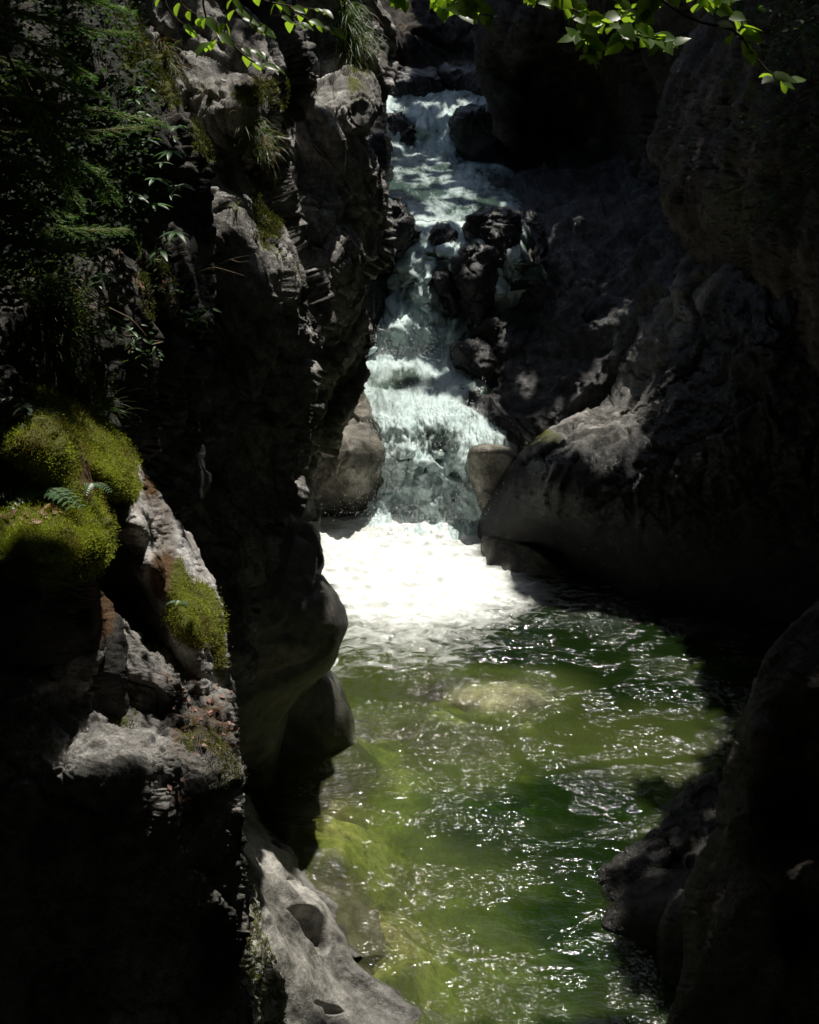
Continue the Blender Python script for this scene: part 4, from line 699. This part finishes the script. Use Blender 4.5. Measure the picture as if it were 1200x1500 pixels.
for k, ln in enumerate(boughs):
    Y0 = 5.7+.09*(k % 6); P = interp([at(a, b, Y0+.05*i) for i, (a, b) in enumerate(ln)], 40)
    V = []; F = []; lst = [(list(P), list(np.linspace(.007, .002, 40)))]
    def needles(A, B, n):
        d = unit(B-A)
        for _ in range(n):
            p = A+(B-A)*rv.random(); o = unit(rn()); o = unit(o-d*o.dot(d)*.9+d*.9); o[2] *= .7; w = unit(np.cross(o, rn()))*.0016; q_ = p+o*rv.uniform(.014, .024); b = len(V); V.extend([p-w, p+w, q_]); F.append((b, b+1, b+2))
    for i in range(6, 40):
        if i < 39: needles(P[i], P[i+1], 8)
        if i % 2 == 0 or i > 30:
            for sg in (-1, 1):
                dr = unit(P[min(i+1, 39)]-P[i-1]); side = unit(np.cross(dr, [0, 0, 1]))*sg; L_ = .05+.16*(1-i/40)*rv.uniform(.7, 1.2)
                E = P[i]+unit(dr*.8+side*.8+rn(.12)+np.array([0, 0, -.12]))*L_; lst.append(([P[i], (P[i]+E)/2, E], [.003, .002, .001])); needles(P[i], E, int(L_*420))
                if L_ > .1: 
                    M_ = (P[i]+E)/2; E2 = M_+unit(dr+rn(.3))*L_*.45; needles(M_, E2, 24); lst.append(([M_, E2], [.002, .001]))
    b = poly('bough', V, F, NEEDLE, e)
    tubes('branch', lst, TWIG, b, 4)
# dark undergrowth behind the spruce
def shrub(label, poly_px, n, size, shape, mat, depth=(.1, .6), group=None, name='shrub', stems=14):
    e = empty(name, label, 'shrub', group); LM = LeafMesh(); lst = []; cnt = 0
    xs_ = [p[0] for p in poly_px]; ys_ = [p[1] for p in poly_px]; ps = []
    while cnt < n:
        cx_, cy_ = rv.uniform(min(xs_), max(xs_)), rv.uniform(min(ys_), max(ys_))
        if not inpoly(np.array([cx_]), np.array([cy_]), poly_px)[0]: continue
        loc, nor = surf(cx_, cy_); dist = loc[1]-rv.uniform(*depth); c = at(cx_, cy_, max(dist, 3.5)); ps.append(c)
        m = rv.randint(5, 11); a0 = rv.random()*6
        for j in range(m):
            LM.leaf(c+rn(size*.8), [math.cos(a0+j*1.3), math.sin(a0+j*1.3), rv.uniform(-.4, .2)], unit(np.array([0, -.3, .8])+rn(.35)), size*rv.uniform(.6, 1.2), shape, .2, .3, .85)
        cnt += m
    
    for j in range(min(stems, len(ps))): root = ps[j]+np.array([-.12, .3, -.2])*min(1, depth[1]*2)+rn(.03); lst.append(([root, (root+ps[j])/2+rn(.02), ps[j]], [.006, .004, .002]))
    LM.build('foliage', mat, e); each('stem', lst, TWIG, e, 5); return e
shrub('dark leafy undergrowth filling the shaded upper left corner', [(-30, -40), (190, -40), (235, 110), (200, 330), (110, 420), (-30, 460)], 3800, .036, OVATE, DARKLEAF, (.15, 1.0))
shrub('low dark plants beside the mossy boulder at the left edge', [(-30, 560), (60, 590), (40, 620), (-30, 640)], 90, .05, OVATE, DARKLEAF, (.02, .15))
shrub('small leafy plants at the end of the dead twig', [(240, 420), (290, 425), (305, 470), (250, 475)], 90, .045, LANCE, HERB, (.05, .3))
shrub('small pale-leaved plant below the dead twig', [(175, 490), (225, 500), (220, 520), (185, 515)], 40, .045, LANCE, HERB, (.03, .15))
shrub('faint ferns clinging to the right wall', [(1040, 260), (1110, 130), (1200, 60), (1200, 260), (1080, 400), (1030, 330)], 500, .09, LANCE, DARKLEAF, (.05, .4))
shrub('dark foliage hanging in the top right corner', [(1040, -30), (1230, -30), (1230, 110), (1120, 90)], 700, .09, OVATE, DARKLEAF, (.2, 1.2))
# grass tufts
def tuft(label, bases, n, L, mat=GRASS, fall=1.0, spread=.8, out=(0.25, -.6, .5), w=.0028, name='grass_tuft', dry=.2, group=None):
    e = empty(name, label, 'grass tuft', group); V = []; F = []; V2 = []; F2 = []
    locs = [surf(*b) for b in bases]; ly = locs[0][0][1]; locs = [(at(*b, min(max(l[0][1], ly-.15), ly+.15)), l[1]) for b, l in zip(bases, locs)]
    for i in range(n):
        loc, nor = locs[rv.randrange(len(locs))]; p = loc+rn(L*.12)*np.array([1, .5, 1]); d = unit(np.array(out)+nor*.3+rn(.42*spread)); l_ = L*rv.uniform(.45, 1.15); seg = 6
        isdry = rv.random() < dry; VV, FF = (V2, F2) if isdry else (V, F); v = d.copy(); q_ = p.copy(); sd_ = unit(np.cross(d, [0, 0, 1])+rn(.3)); b = len(VV)
        for k in range(seg+1):
            ww = w*(1-(k/seg)**1.6)*(L/.2)**.5; VV.extend([q_-sd_*ww, q_+sd_*ww]); q_ = q_+v*l_/seg; v = unit(v+np.array([0, 0, -.26*fall*(1+.3*(isdry))])+rn(.04))
        for k in range(seg): FF.append((b+2*k, b+2*k+1, b+2*k+3, b+2*k+2))
    poly('grass', V, F, mat, e)
    if V2: poly('dry_grass', V2, F2, DRYG, e)
    return e
tuft('long bright grass hanging from the cliff lip at top centre', [(500, 40), (508, 25), (515, 50), (505, 80), (520, 70), (500, 15), (510, 100)], 420, .5, fall=1.3, w=.0035, dry=.15)
tuft('brown and green grass fringe on the mossy ledge at upper left', [(245, 85), (252, 105), (258, 120), (240, 95), (238, 70), (262, 135)], 300, .22, fall=1.2, dry=.5)
tuft('small grass tuft with drooping blades on the buttress', [(370, 200), (378, 215), (385, 225), (360, 195)], 200, .3, fall=1.0, dry=.35)
tuft('large shaded grass tuft on the left below the spruce', [(75, 415), (85, 440), (90, 460), (70, 450), (95, 480), (60, 430)], 420, .33, fall=.9, out=(.45, -.4, .7), dry=.15)
tuft('trailing grass below the large tuft at the left', [(85, 510), (95, 530), (105, 545), (90, 495)], 160, .22, out=(.4, -.4, .6), dry=.3)
tuft('spiky grass fan behind the mossy slab', [(140, 600), (135, 596), (146, 604)], 90, .2, fall=.7, out=(.35, -.4, .7), spread=1.2, dry=.05)
tuft('little upright grass tuft beside the fallen leaves on the ledge', [(205, 385), (210, 388)], 45, .13, fall=.5, out=(.1, -.2, 1), dry=.05)
tuft('tiny grass tuft high on the buttress above the drooping one', [(300, 130)], 30, .14, dry=.3)
tuft('tiny grass tuft on the mossy diagonal ledge', [(345, 305)], 25, .12, dry=.3)
tuft('tiny grass tuft at the lower end of the mossy ledge', [(405, 372)], 25, .12, dry=.2)
# dead twig
e = empty('dead_twig', 'bare pale dead twig sticking out over the dark rock face', 'twig'); lst = []
for k, ln in enumerate([[(252, 465), (262, 448), (264, 425), (285, 402), (312, 392), (335, 397), (358, 404)], [(312, 392), (338, 380), (366, 374)], [(312, 392), (298, 382), (284, 371)], [(262, 448), (290, 436), (318, 432)], [(290, 436), (300, 425), (296, 418)], [(285, 402), (272, 392), (266, 384)], [(338, 380), (350, 384), (362, 383)]]):
    P = interp([at(a, b, 6.9-.03*i) for i, (a, b) in enumerate(ln)], 14); lst.append((list(P), list(np.linspace(.0055 if k == 0 else .003, .001, 14))))
tubes('branch', lst, TWIG, e, 6); 
e = empty('dead_twig', 'thin grey fallen twig below the shaded grass tuft', 'twig'); tubes('branch', [(list(interp([at(142, 442, 6.2), at(170, 456, 6.15), at(192, 468, 6.1), at(214, 492, 6.1)], 10)), [.004]*9+[.002])], TWIG, e, 6)
# creeping fern leaves by the mossy boulder
def fern(label, px0, py0, n, L):
    e = empty('fern', label, 'fern'); loc, nor = surf(px0, py0); loc = loc+nor*.02; lst = []; LM = LeafMesh()
    for k in range(n):
        a = -2.6+2.9*k/max(1, n-1); d = unit([math.cos(a)*1.0, -.35-.3*rv.random(), .35+.3*rv.random()]); P = [loc]; v = d
        for i in range(9): P.append(P[-1]+v*L/9); v = unit(v+np.array([0, 0, -.16]))
        lst.append((P, list(np.linspace(.002, .0007, 10))))
        for i in range(2, 10):
            s_ = unit(np.cross(P[i]-P[i-1], [0, 0, 1]))
            for sg in (-1, 1): LM.leaf(P[i], s_*sg+v*.3, [0, -.2, 1], L*.26*(1-abs(i-4)/9), LANCE, .1, .2, 1.1)
    LM.build('frond', HERB, e); tubes('stem', lst, TWIG, e, 4)
fern('fern fronds spreading over the dark hollow in the mossy boulder', 62, 712, 5, .2)
fern('tiny fern beside the white-edged leaf between the two mossy rocks', 128, 712, 4, .09)
fern('small green sprig above the lower moss cushion', 258, 880, 4, .06)
# fallen leaves
def litter(label, poly_px, n, size):
    V = []; F = []; c = 0
    xs_ = [p[0] for p in poly_px]; ys_ = [p[1] for p in poly_px]; LM = LeafMesh(); tries = 0
    while c < n and tries < n*60:
        tries += 1; a, b = rv.uniform(min(xs_), max(xs_)), rv.uniform(min(ys_), max(ys_))
        if not inpoly(np.array([a]), np.array([b]), poly_px)[0]: continue
        loc, nor = surf(a, b)
        if nor[2] < .25: continue
        LM.leaf(loc+nor*.008, np.cross(nor, rn()), unit(nor+rn(.35)), size*rv.uniform(.6, 1.3), OVATE, rv.uniform(-.5, .6), rv.uniform(-.3, .4)); c += 1
    if c: o = LM.build('fallen_leaves', LITTER, None); tag(o, label, 'leaves', kind='stuff')
litter('pinkish dead leaves in the hollow of the mossy boulder', [(-10, 700), (85, 705), (110, 735), (60, 770), (-10, 780)], 80, .028)
litter('reddish dead leaves caught on the sunlit ledges of the near cliff', [(240, 980), (345, 990), (350, 1100), (290, 1110), (250, 1060)], 80, .024)
litter('dead leaves on the lower step of the near cliff', [(235, 1140), (275, 1140), (280, 1190), (245, 1180)], 24, .022)
litter('dead leaves on the ledge under the little grass tuft', [(205, 395), (260, 400), (270, 450), (205, 450)], 50, .032)
litter('dead leaves on the grassy buttress', [(345, 190), (400, 200), (400, 260), (350, 240)], 40, .05)
# moss cushions: thousands of tiny shoots standing on the mossy parts of a rock
def moss(key, n, L, thr=.45, dark=False, wid=.22):
    o, P, N, A, px, py, shp = ROCKS[key]; H_, W_ = shp
    vis = (px > -30) & (px < 1230) & (py > -30) & (py < 1530)
    wgt = np.clip(A[:, 0]+.5*fbm(P*7, 4)-thr, 0, 1)*vis
    if wgt.sum() < 1: return
    pr = (wgt > 0)*(.3+wgt); pr = pr/pr.sum(); rs = np.random.RandomState(len(key)); idx = rs.choice(len(P), n, p=pr)
    j = rs.randn(n, 3)*.6; sp_ = np.linalg.norm(P[np.minimum(idx+1, len(P)-1)]-P[idx], axis=1)[:, None]; base = P[idx]+j*np.minimum(sp_, .02)
    clump = np.clip(fbm(P[idx]*22, 2)*.6+.7, .25, 1.5)[:, None]
    d = N[idx]*.8+rs.randn(n, 3)*.5+np.array([0, 0, .45]); d /= np.linalg.norm(d, axis=1)[:, None]; ln = L*rs.uniform(.5, 1.2, (n, 1))*clump
    s_ = np.cross(d, rs.randn(n, 3)); s_ /= np.linalg.norm(s_, axis=1)[:, None]
    base = base-N[idx]*L*.2
    V = np.stack([base-s_*L*wid*.5, base+s_*L*wid*.5, base+d*ln*.6+s_*L*wid*.55, base+d*ln, base+d*ln*.6-s_*L*wid*.55], 1).reshape(-1, 3)
    q = np.arange(n)*5; F = np.stack([q, q+1, q+2, q+3, q+4], 1)
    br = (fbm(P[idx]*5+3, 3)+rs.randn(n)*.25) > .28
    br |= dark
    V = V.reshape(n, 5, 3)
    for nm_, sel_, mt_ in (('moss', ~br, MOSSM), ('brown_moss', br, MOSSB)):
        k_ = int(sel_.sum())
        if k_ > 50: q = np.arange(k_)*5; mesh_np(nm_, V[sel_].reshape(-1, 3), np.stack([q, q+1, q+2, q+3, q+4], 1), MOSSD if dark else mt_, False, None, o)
for key in ROCKS:
    if key.startswith('slab'): moss(key, 70000, .012, .52)
    elif key.startswith('mossy_boulder'): moss(key, 90000, .012, .52)
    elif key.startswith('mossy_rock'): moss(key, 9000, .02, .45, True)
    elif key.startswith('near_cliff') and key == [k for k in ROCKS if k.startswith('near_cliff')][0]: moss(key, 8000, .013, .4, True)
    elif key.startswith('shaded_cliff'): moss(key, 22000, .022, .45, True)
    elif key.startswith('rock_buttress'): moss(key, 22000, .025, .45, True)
# spray thrown up by the falls
def spray(label, zones, seed):
    rs = np.random.RandomState(seed); V = []
    T = np.array([[1, 1, 1], [1, -1, -1], [-1, 1, -1], [-1, -1, 1]])/1.7; Vs = []; n = 0
    for (cx_, cy_, Y_, rx, ry, rd_, cnt, r0) in zones:
        u = cx_+rs.randn(cnt)*rx; v = cy_-np.abs(rs.randn(cnt))*ry; P = at(u, v, Y_-np.abs(rs.randn(cnt))*rd_); r = r0*rs.uniform(.3, 1, cnt)**2
        Vs.append((P[:, None]+T[None]*r[:, None, None]*np.array([1, 1, 1.6])).reshape(-1, 3)); n += cnt
    V = np.concatenate(Vs); q = np.arange(n)*4; F = np.concatenate([np.stack([q+a, q+b, q+c], 1) for a, b, c in ((0, 1, 2), (0, 3, 1), (0, 2, 3), (1, 3, 2))])
    o = mesh_np('water_spray', V, F, SPRAYM, True); tag(o, label, 'spray', kind='stuff')
SPRAYM = leaf_mat('white_spray', (.75, .82, .8), (.7, .75, .75), .3, .4)
spray('fine white spray over the foot of the lower waterfall', [(640, 765, 18.8, 65, 22, .3, 2600, .009), (690, 740, 18.9, 18, 30, .2, 900, .009), (575, 720, 19.0, 12, 40, .2, 700, .009), (640, 660, 19.3, 60, 18, .2, 900, .008)], 1)
spray('fine spray over the foot of the upper waterfall', [(600, 520, 22.0, 40, 22, .3, 1100, .011)], 2)
for (nm, VV, FF), lb in zip(DROPS, ('flying drops and threads of white water over the lower waterfall', 'small flying drops above the middle pool', 'flying drops and threads of white water over the upper waterfall', 'flying drops above the upstream rapids')):
    tag(mesh_np('water_drops', VV, FF, SPRAYM, True), lb, 'spray', kind='stuff')
print('veg', time.time()-T0)
# ------------------------------------------------------------------ rim terrain, and unseen trees added to shape the shade
EARTH = rock_mat('forest_soil', (.03, .025, .018), (.05, .04, .025), (.08, .065, .04), .9, 1, .5)
def sheet(name, x0, x1, y0, y1, zf, mat, s=.5):
    xs = np.arange(x0, x1+s, s); ys = np.arange(y0, y1+s, s); X, Yg = np.meshgrid(xs, ys); P = np.stack([X.ravel(), Yg.ravel(), X.ravel()*0], 1)
    P[:, 2] = zf(P[:, 0], P[:, 1])+.3*fbm(P*.5, 4); return mesh_np(name, P, grid_faces(*X.shape)[:, ::-1], mat, True)
tag(sheet('hillside', -26, -2.6, -8, 46, lambda x, y: np.clip(4.5+(-x-2.6)*2.6, 0, 11)*sstep(-1.0, -4.5, x+(-.25*(y-5)*.0))+0-4*sstep(-4.2, -2.6, x), EARTH), kind='structure')
tag(sheet('hillside', 5.5, 28, -8, 46, lambda x, y: np.clip((x-5.5)*4.0-2, -2, 12), EARTH), kind='structure')
tag(sheet('hillside', -14, 14, -24, -9, lambda x, y: 4+np.clip(-9-y, 0, 9)*1.6, EARTH), kind='structure')  # unseen slope added behind the viewer to block light on the near faces
tag(sheet('ground', -60, 60, -40, 90, lambda x, y: x*0-3.5, EARTH, 2), kind='structure')
LIT = [  # areas kept sunlit, outlined from the path; share the cut leaf cards leave open
 (1.0, [(430, 555), (545, 555), (585, 640), (600, 700), (700, 730), (715, 790), (800, 850), (900, 868), (960, 900), (1090, 960), (1060, 1020), (1075, 1090), (1000, 1130), (900, 1150), (760, 1170), (700, 1215), (650, 1300), (700, 1370), (800, 1420), (780, 1460), (700, 1530), (330, 1530), (340, 1150), (420, 1170), (450, 1100), (470, 950), (500, 900), (440, 750)]),
 (1.0, [(40, 555), (100, 560), (200, 640), (330, 840), (350, 1000), (375, 1150), (300, 1230), (230, 1140), (90, 1090), (100, 1000), (190, 900), (150, 780), (100, 790), (60, 740), (0, 740), (0, 600)]),
 (1.0, [(170, -20), (250, -20), (310, 160), (335, 260), (300, 270), (245, 130), (200, 90)]),
 (1.0, [(300, 160), (360, 150), (410, 290), (475, 480), (440, 490), (400, 420), (340, 400), (312, 380), (312, 270)]),
 (1.0, [(470, -60), (600, -60), (590, 110), (560, 200), (520, 210), (480, 120)]), (1.0, [(390, 40), (480, 60), (500, 220), (400, 180)]),
 (1.0, [(535, 230), (575, 330), (540, 480), (520, 570), (500, 560), (515, 400)]), (1.0, [(430, 480), (470, 480), (465, 620), (440, 620)]),
 (.9, [(450, 560), (560, 560), (600, 700), (600, 760), (460, 760)]),
 (.8, [(680, 650), (740, 650), (700, 700), (695, 790), (685, 700)]), (1.0, [(780, 640), (830, 600), (920, 540), (950, 450), (1010, 350), (1045, 350), (1040, 450), (960, 540), (940, 660), (880, 680)]),
 (.7, [(720, 215), (800, 215), (800, 280), (720, 280)]), (.6, [(930, 370), (1000, 370), (980, 430), (920, 430)]),
 (.8, [(195, 380), (250, 380), (280, 440), (240, 480), (200, 450)]), (.9, [(50, 400), (130, 390), (130, 560), (60, 560)]), (.7, [(275, 500), (305, 500), (300, 600), (270, 600)]), (.9, [(225, 580), (300, 600), (300, 700), (240, 700)]),
 (.8, [(120, 130), (280, 130), (280, 280), (200, 400), (150, 360), (190, 220), (120, 200)]), (.55, [(0, 0), (200, 0), (200, 360), (0, 360)]),
 (.5, [(530, 150), (740, 150), (740, 250), (530, 250)]), (.75, [(540, 240), (740, 240), (740, 330), (720, 500), (700, 660), (560, 740), (520, 520)]), (1.0, [(560, 590), (700, 600), (690, 760), (560, 760)]), (1.0, [(-20, 740), (60, 740), (170, 800), (150, 850), (-20, 850)]), (1.0, [(760, 1170), (900, 1150), (960, 1200), (870, 1280), (860, 1400), (980, 1530), (700, 1530), (650, 1300)]), (.25, [(860, 1150), (1060, 1100), (1060, 1380), (880, 1400)]), (.4, [(700, 300), (900, 250), (950, 600), (760, 650)])]
def lit_at(u, v, nz, H):
    r = np.zeros(len(u), bool)
    for k, (w, P) in enumerate(LIT):
        q = inpoly(u, v, P) & (nz < w)
        if k == 0 or P[0] == (760, 1170): q &= (H[:, 1] > 9.2) | ((H[:, 0] < 0) & (H[:, 1] > 7.5))
        if k == 1: q &= H[:, 1] < 8
        r |= q
    return r
def shade_canopy(ncards=120000):  # leaf cards out of view, removed wherever the sun should get through
    dg = bpy.context.evaluated_depsgraph_get(); dg.update()
    rs = np.random.RandomState(3); n = ncards
    cx = rs.uniform(-16, 19, n); cy = rs.uniform(-14, 46, n); cz = 13.0+rs.rand(n)*3.5+.05*np.abs(cx)+np.maximum(0, cy-25)*.04
    # small random gaps, besides those cut for the light
    gap = fbm(np.stack([cx*.8, cy*.8, cz*.8], 1), 3)
    ok = gap > -.75; cx, cy, cz = cx[ok], cy[ok], cz[ok]; n = len(cx)
    sdv = Vector(sd); O = np.stack([cx, cy, cz], 1); H = np.zeros((n, 3)); hit = np.zeros(n, bool)
    for i in range(n):
        h, loc, nor, idx, ob, mtx = S.ray_cast(dg, Vector(O[i]), -sdv, distance=60)
        hit[i] = h; H[i] = loc
    u, v, d = pix(H); good = hit & (d > 1); mar = .2*FPX/np.maximum(d, 1); lit = np.zeros(n, bool)
    wu = .22*fbm(H*1.7+5, 3); wv = .16*fbm(H*1.7+25, 3); nz = pn(H*3.1); nz = nz.argsort().argsort()/float(n)
    for dx, dy in ((0, 0), (1, 0), (-1, 0), (0, .5), (0, -.5)): sc_ = FPX/np.maximum(d, 12); lit |= lit_at(u+mar*dx+wu*sc_, v+mar*dy+wv*sc_, nz, H)
    lit &= good
    for Yc, u0, u1 in ((4.2, 250, 1400), (5.0, 300, 1400), (5.6, 420, 1340), (6.4, 120, 640)):     # the light that reaches the hanging twigs
        P = O-sd*((O[:, 1]-Yc)/sd[1])[:, None]; u, v, d = pix(P)
        lit |= (O[:, 1] > Yc) & (d > 1) & (u > u0) & (u < u1) & (v > -260) & (v < 290)
    off = good & (H[:, 1] > 15) & ((u < -60) | (u > 1260) | (v < -60))      # leaf cards thinned over the cliff tops to let in sky light
    lit |= off & (rs.rand(n) < .75)
    lit |= (off & (H[:, 1] > 26)) | ((cy < 2) & (rs.rand(n) < .08))
    keep = ~lit
    return cx[keep], cy[keep], cz[keep]
LEAFC, lt, ln, ll = nt('shade_tree_foliage')
df = N_(ln, 'ShaderNodeBsdfDiffuse'); df.inputs[0].default_value = (.04, .07, .02, 1); tl = N_(ln, 'ShaderNodeBsdfTranslucent'); tl.inputs[0].default_value = (.06, .1, .015, 1)
ms = N_(ln, 'ShaderNodeMixShader'); ms.inputs[0].default_value = .35; ll.new(df.outputs[0], ms.inputs[1]); ll.new(tl.outputs[0], ms.inputs[2]); oo = N_(ln, 'ShaderNodeOutputMaterial'); ll.new(ms.outputs[0], oo.inputs[0])
BARK = rock_mat('shade_tree_bark', (.05, .035, .025), (.09, .07, .05), (.13, .1, .075), .9, 3, .6)
def shade_trees():  # trees added out of view, their leaves cut to shade all but LIT
    cx, cy, cz = shade_canopy()
    rs = np.random.RandomState(5); n = len(cx)
    bases = [(-10, 4), (-9, 16), (-9.5, 29), (-9, 41), (12.5, 3), (12, 15), (12.5, 27), (12, 39)]
    names = [('unseen shading tree on the left rim nearest the viewer'), ('unseen shading tree on the left rim above the mossy slab'), ('unseen shading tree on the left rim above the cliff'), ('unseen shading tree on the left rim at the head of the gorge'), ('unseen shading tree on the right rim nearest the viewer'), ('unseen shading tree on the right rim above the huge rock'), ('unseen shading tree on the right rim above the fluted bank'), ('unseen shading tree on the right rim at the head of the gorge')]
    B = np.array(bases); d = (cx[:, None]-B[:, 0])**2+(cy[:, None]-B[:, 1])**2*1.3; own = d.argmin(1)
    for k, (bx, by) in enumerate(bases):
        e = bpy.data.objects.new('tree', None); C.objects.link(e); e.location = (0, 0, 0); tag(e, names[k], 'tree', 'unseen shading trees added on the gorge rims')  # each 'tree' object here is an unseen tree added for shade
        sel = np.nonzero(own == k)[0]; m = len(sel)
        if m < 10: continue
        s = rs.uniform(.17, .33, m); c = np.stack([cx[sel], cy[sel], cz[sel]], 1)
        nn = rs.normal(size=(m, 3)); nn[:, 2] = np.abs(nn[:, 2])+.8; nn /= np.linalg.norm(nn, axis=1)[:, None]
        a = np.cross(nn, rs.normal(size=(m, 3))); a /= np.linalg.norm(a, axis=1)[:, None]; b = np.cross(nn, a)
        V = np.stack([c-a*s[:, None], c-b*s[:, None]*.7+nn*.03, c+a*s[:, None]*1.1, c+b*s[:, None]*.7+nn*.03], 1).reshape(-1, 3)
        mesh_np('shade_crown', V, np.arange(4*m).reshape(m, 4), LEAFC, False, None, e)
        lst = [([(bx, by, 6.5), (bx*.98, by+.2, 10), (bx*.9, by, 14), (bx*.8, by+.3, 17)], [.45, .36, .25, .1])]
        for j in range(9):
            t = c[rs.randint(m)]; lst.append(([(bx*.95, by, 10.5+j*.4), ((bx*.95+t[0])/2, (by+t[1])/2, 13.5), tuple(t)], [.14, .09, .02]))
        tubes('trunk', lst, BARK, e)
SHADE_TREES = True
if SHADE_TREES: shade_trees()
print('shade_trees', time.time()-T0)
# ------------------------------------------------------------------ light and camera
W = bpy.data.worlds.new('World'); S.world = W; W.use_nodes = True; wn = W.node_tree.nodes; wl = W.node_tree.links
sky = wn.new('ShaderNodeTexSky'); sky.sky_type = 'NISHITA'; sky.sun_disc = False; sky.sun_elevation = math.radians(SUN_EL); sky.sun_rotation = math.radians(SUN_AZ)
wl.new(sky.outputs[0], wn['Background'].inputs[0]); wn['Background'].inputs[1].default_value = .13
L = bpy.data.lights.new('sun', 'SUN'); L.energy = 5.0; L.angle = math.radians(.5); L.color = (1, .95, .86)
lo = bpy.data.objects.new('sun', L); C.objects.link(lo); lo.rotation_euler = Vector(sd).to_track_quat('Z', 'Y').to_euler()
cam = bpy.data.cameras.new('camera'); co = bpy.data.objects.new('camera', cam); C.objects.link(co)
cam.sensor_fit = 'VERTICAL'; cam.sensor_height = 24; cam.lens = FPX/1500*24; cam.clip_end = 500; cam.clip_start = .05
co.location = CAM; co.rotation_euler = (math.radians(65), 0, 0); S.camera = co
S.view_settings.view_transform = 'Standard'; S.view_settings.look = 'None'; S.view_settings.exposure = 0
S.cycles.use_denoising = True; S.cycles.max_bounces = 6; S.cycles.diffuse_bounces = 3; S.cycles.transparent_max_bounces = 12
S.cycles.caustics_reflective = False; S.cycles.caustics_refractive = False; S.cycles.sample_clamp_indirect = 4
print('done', time.time()-T0)
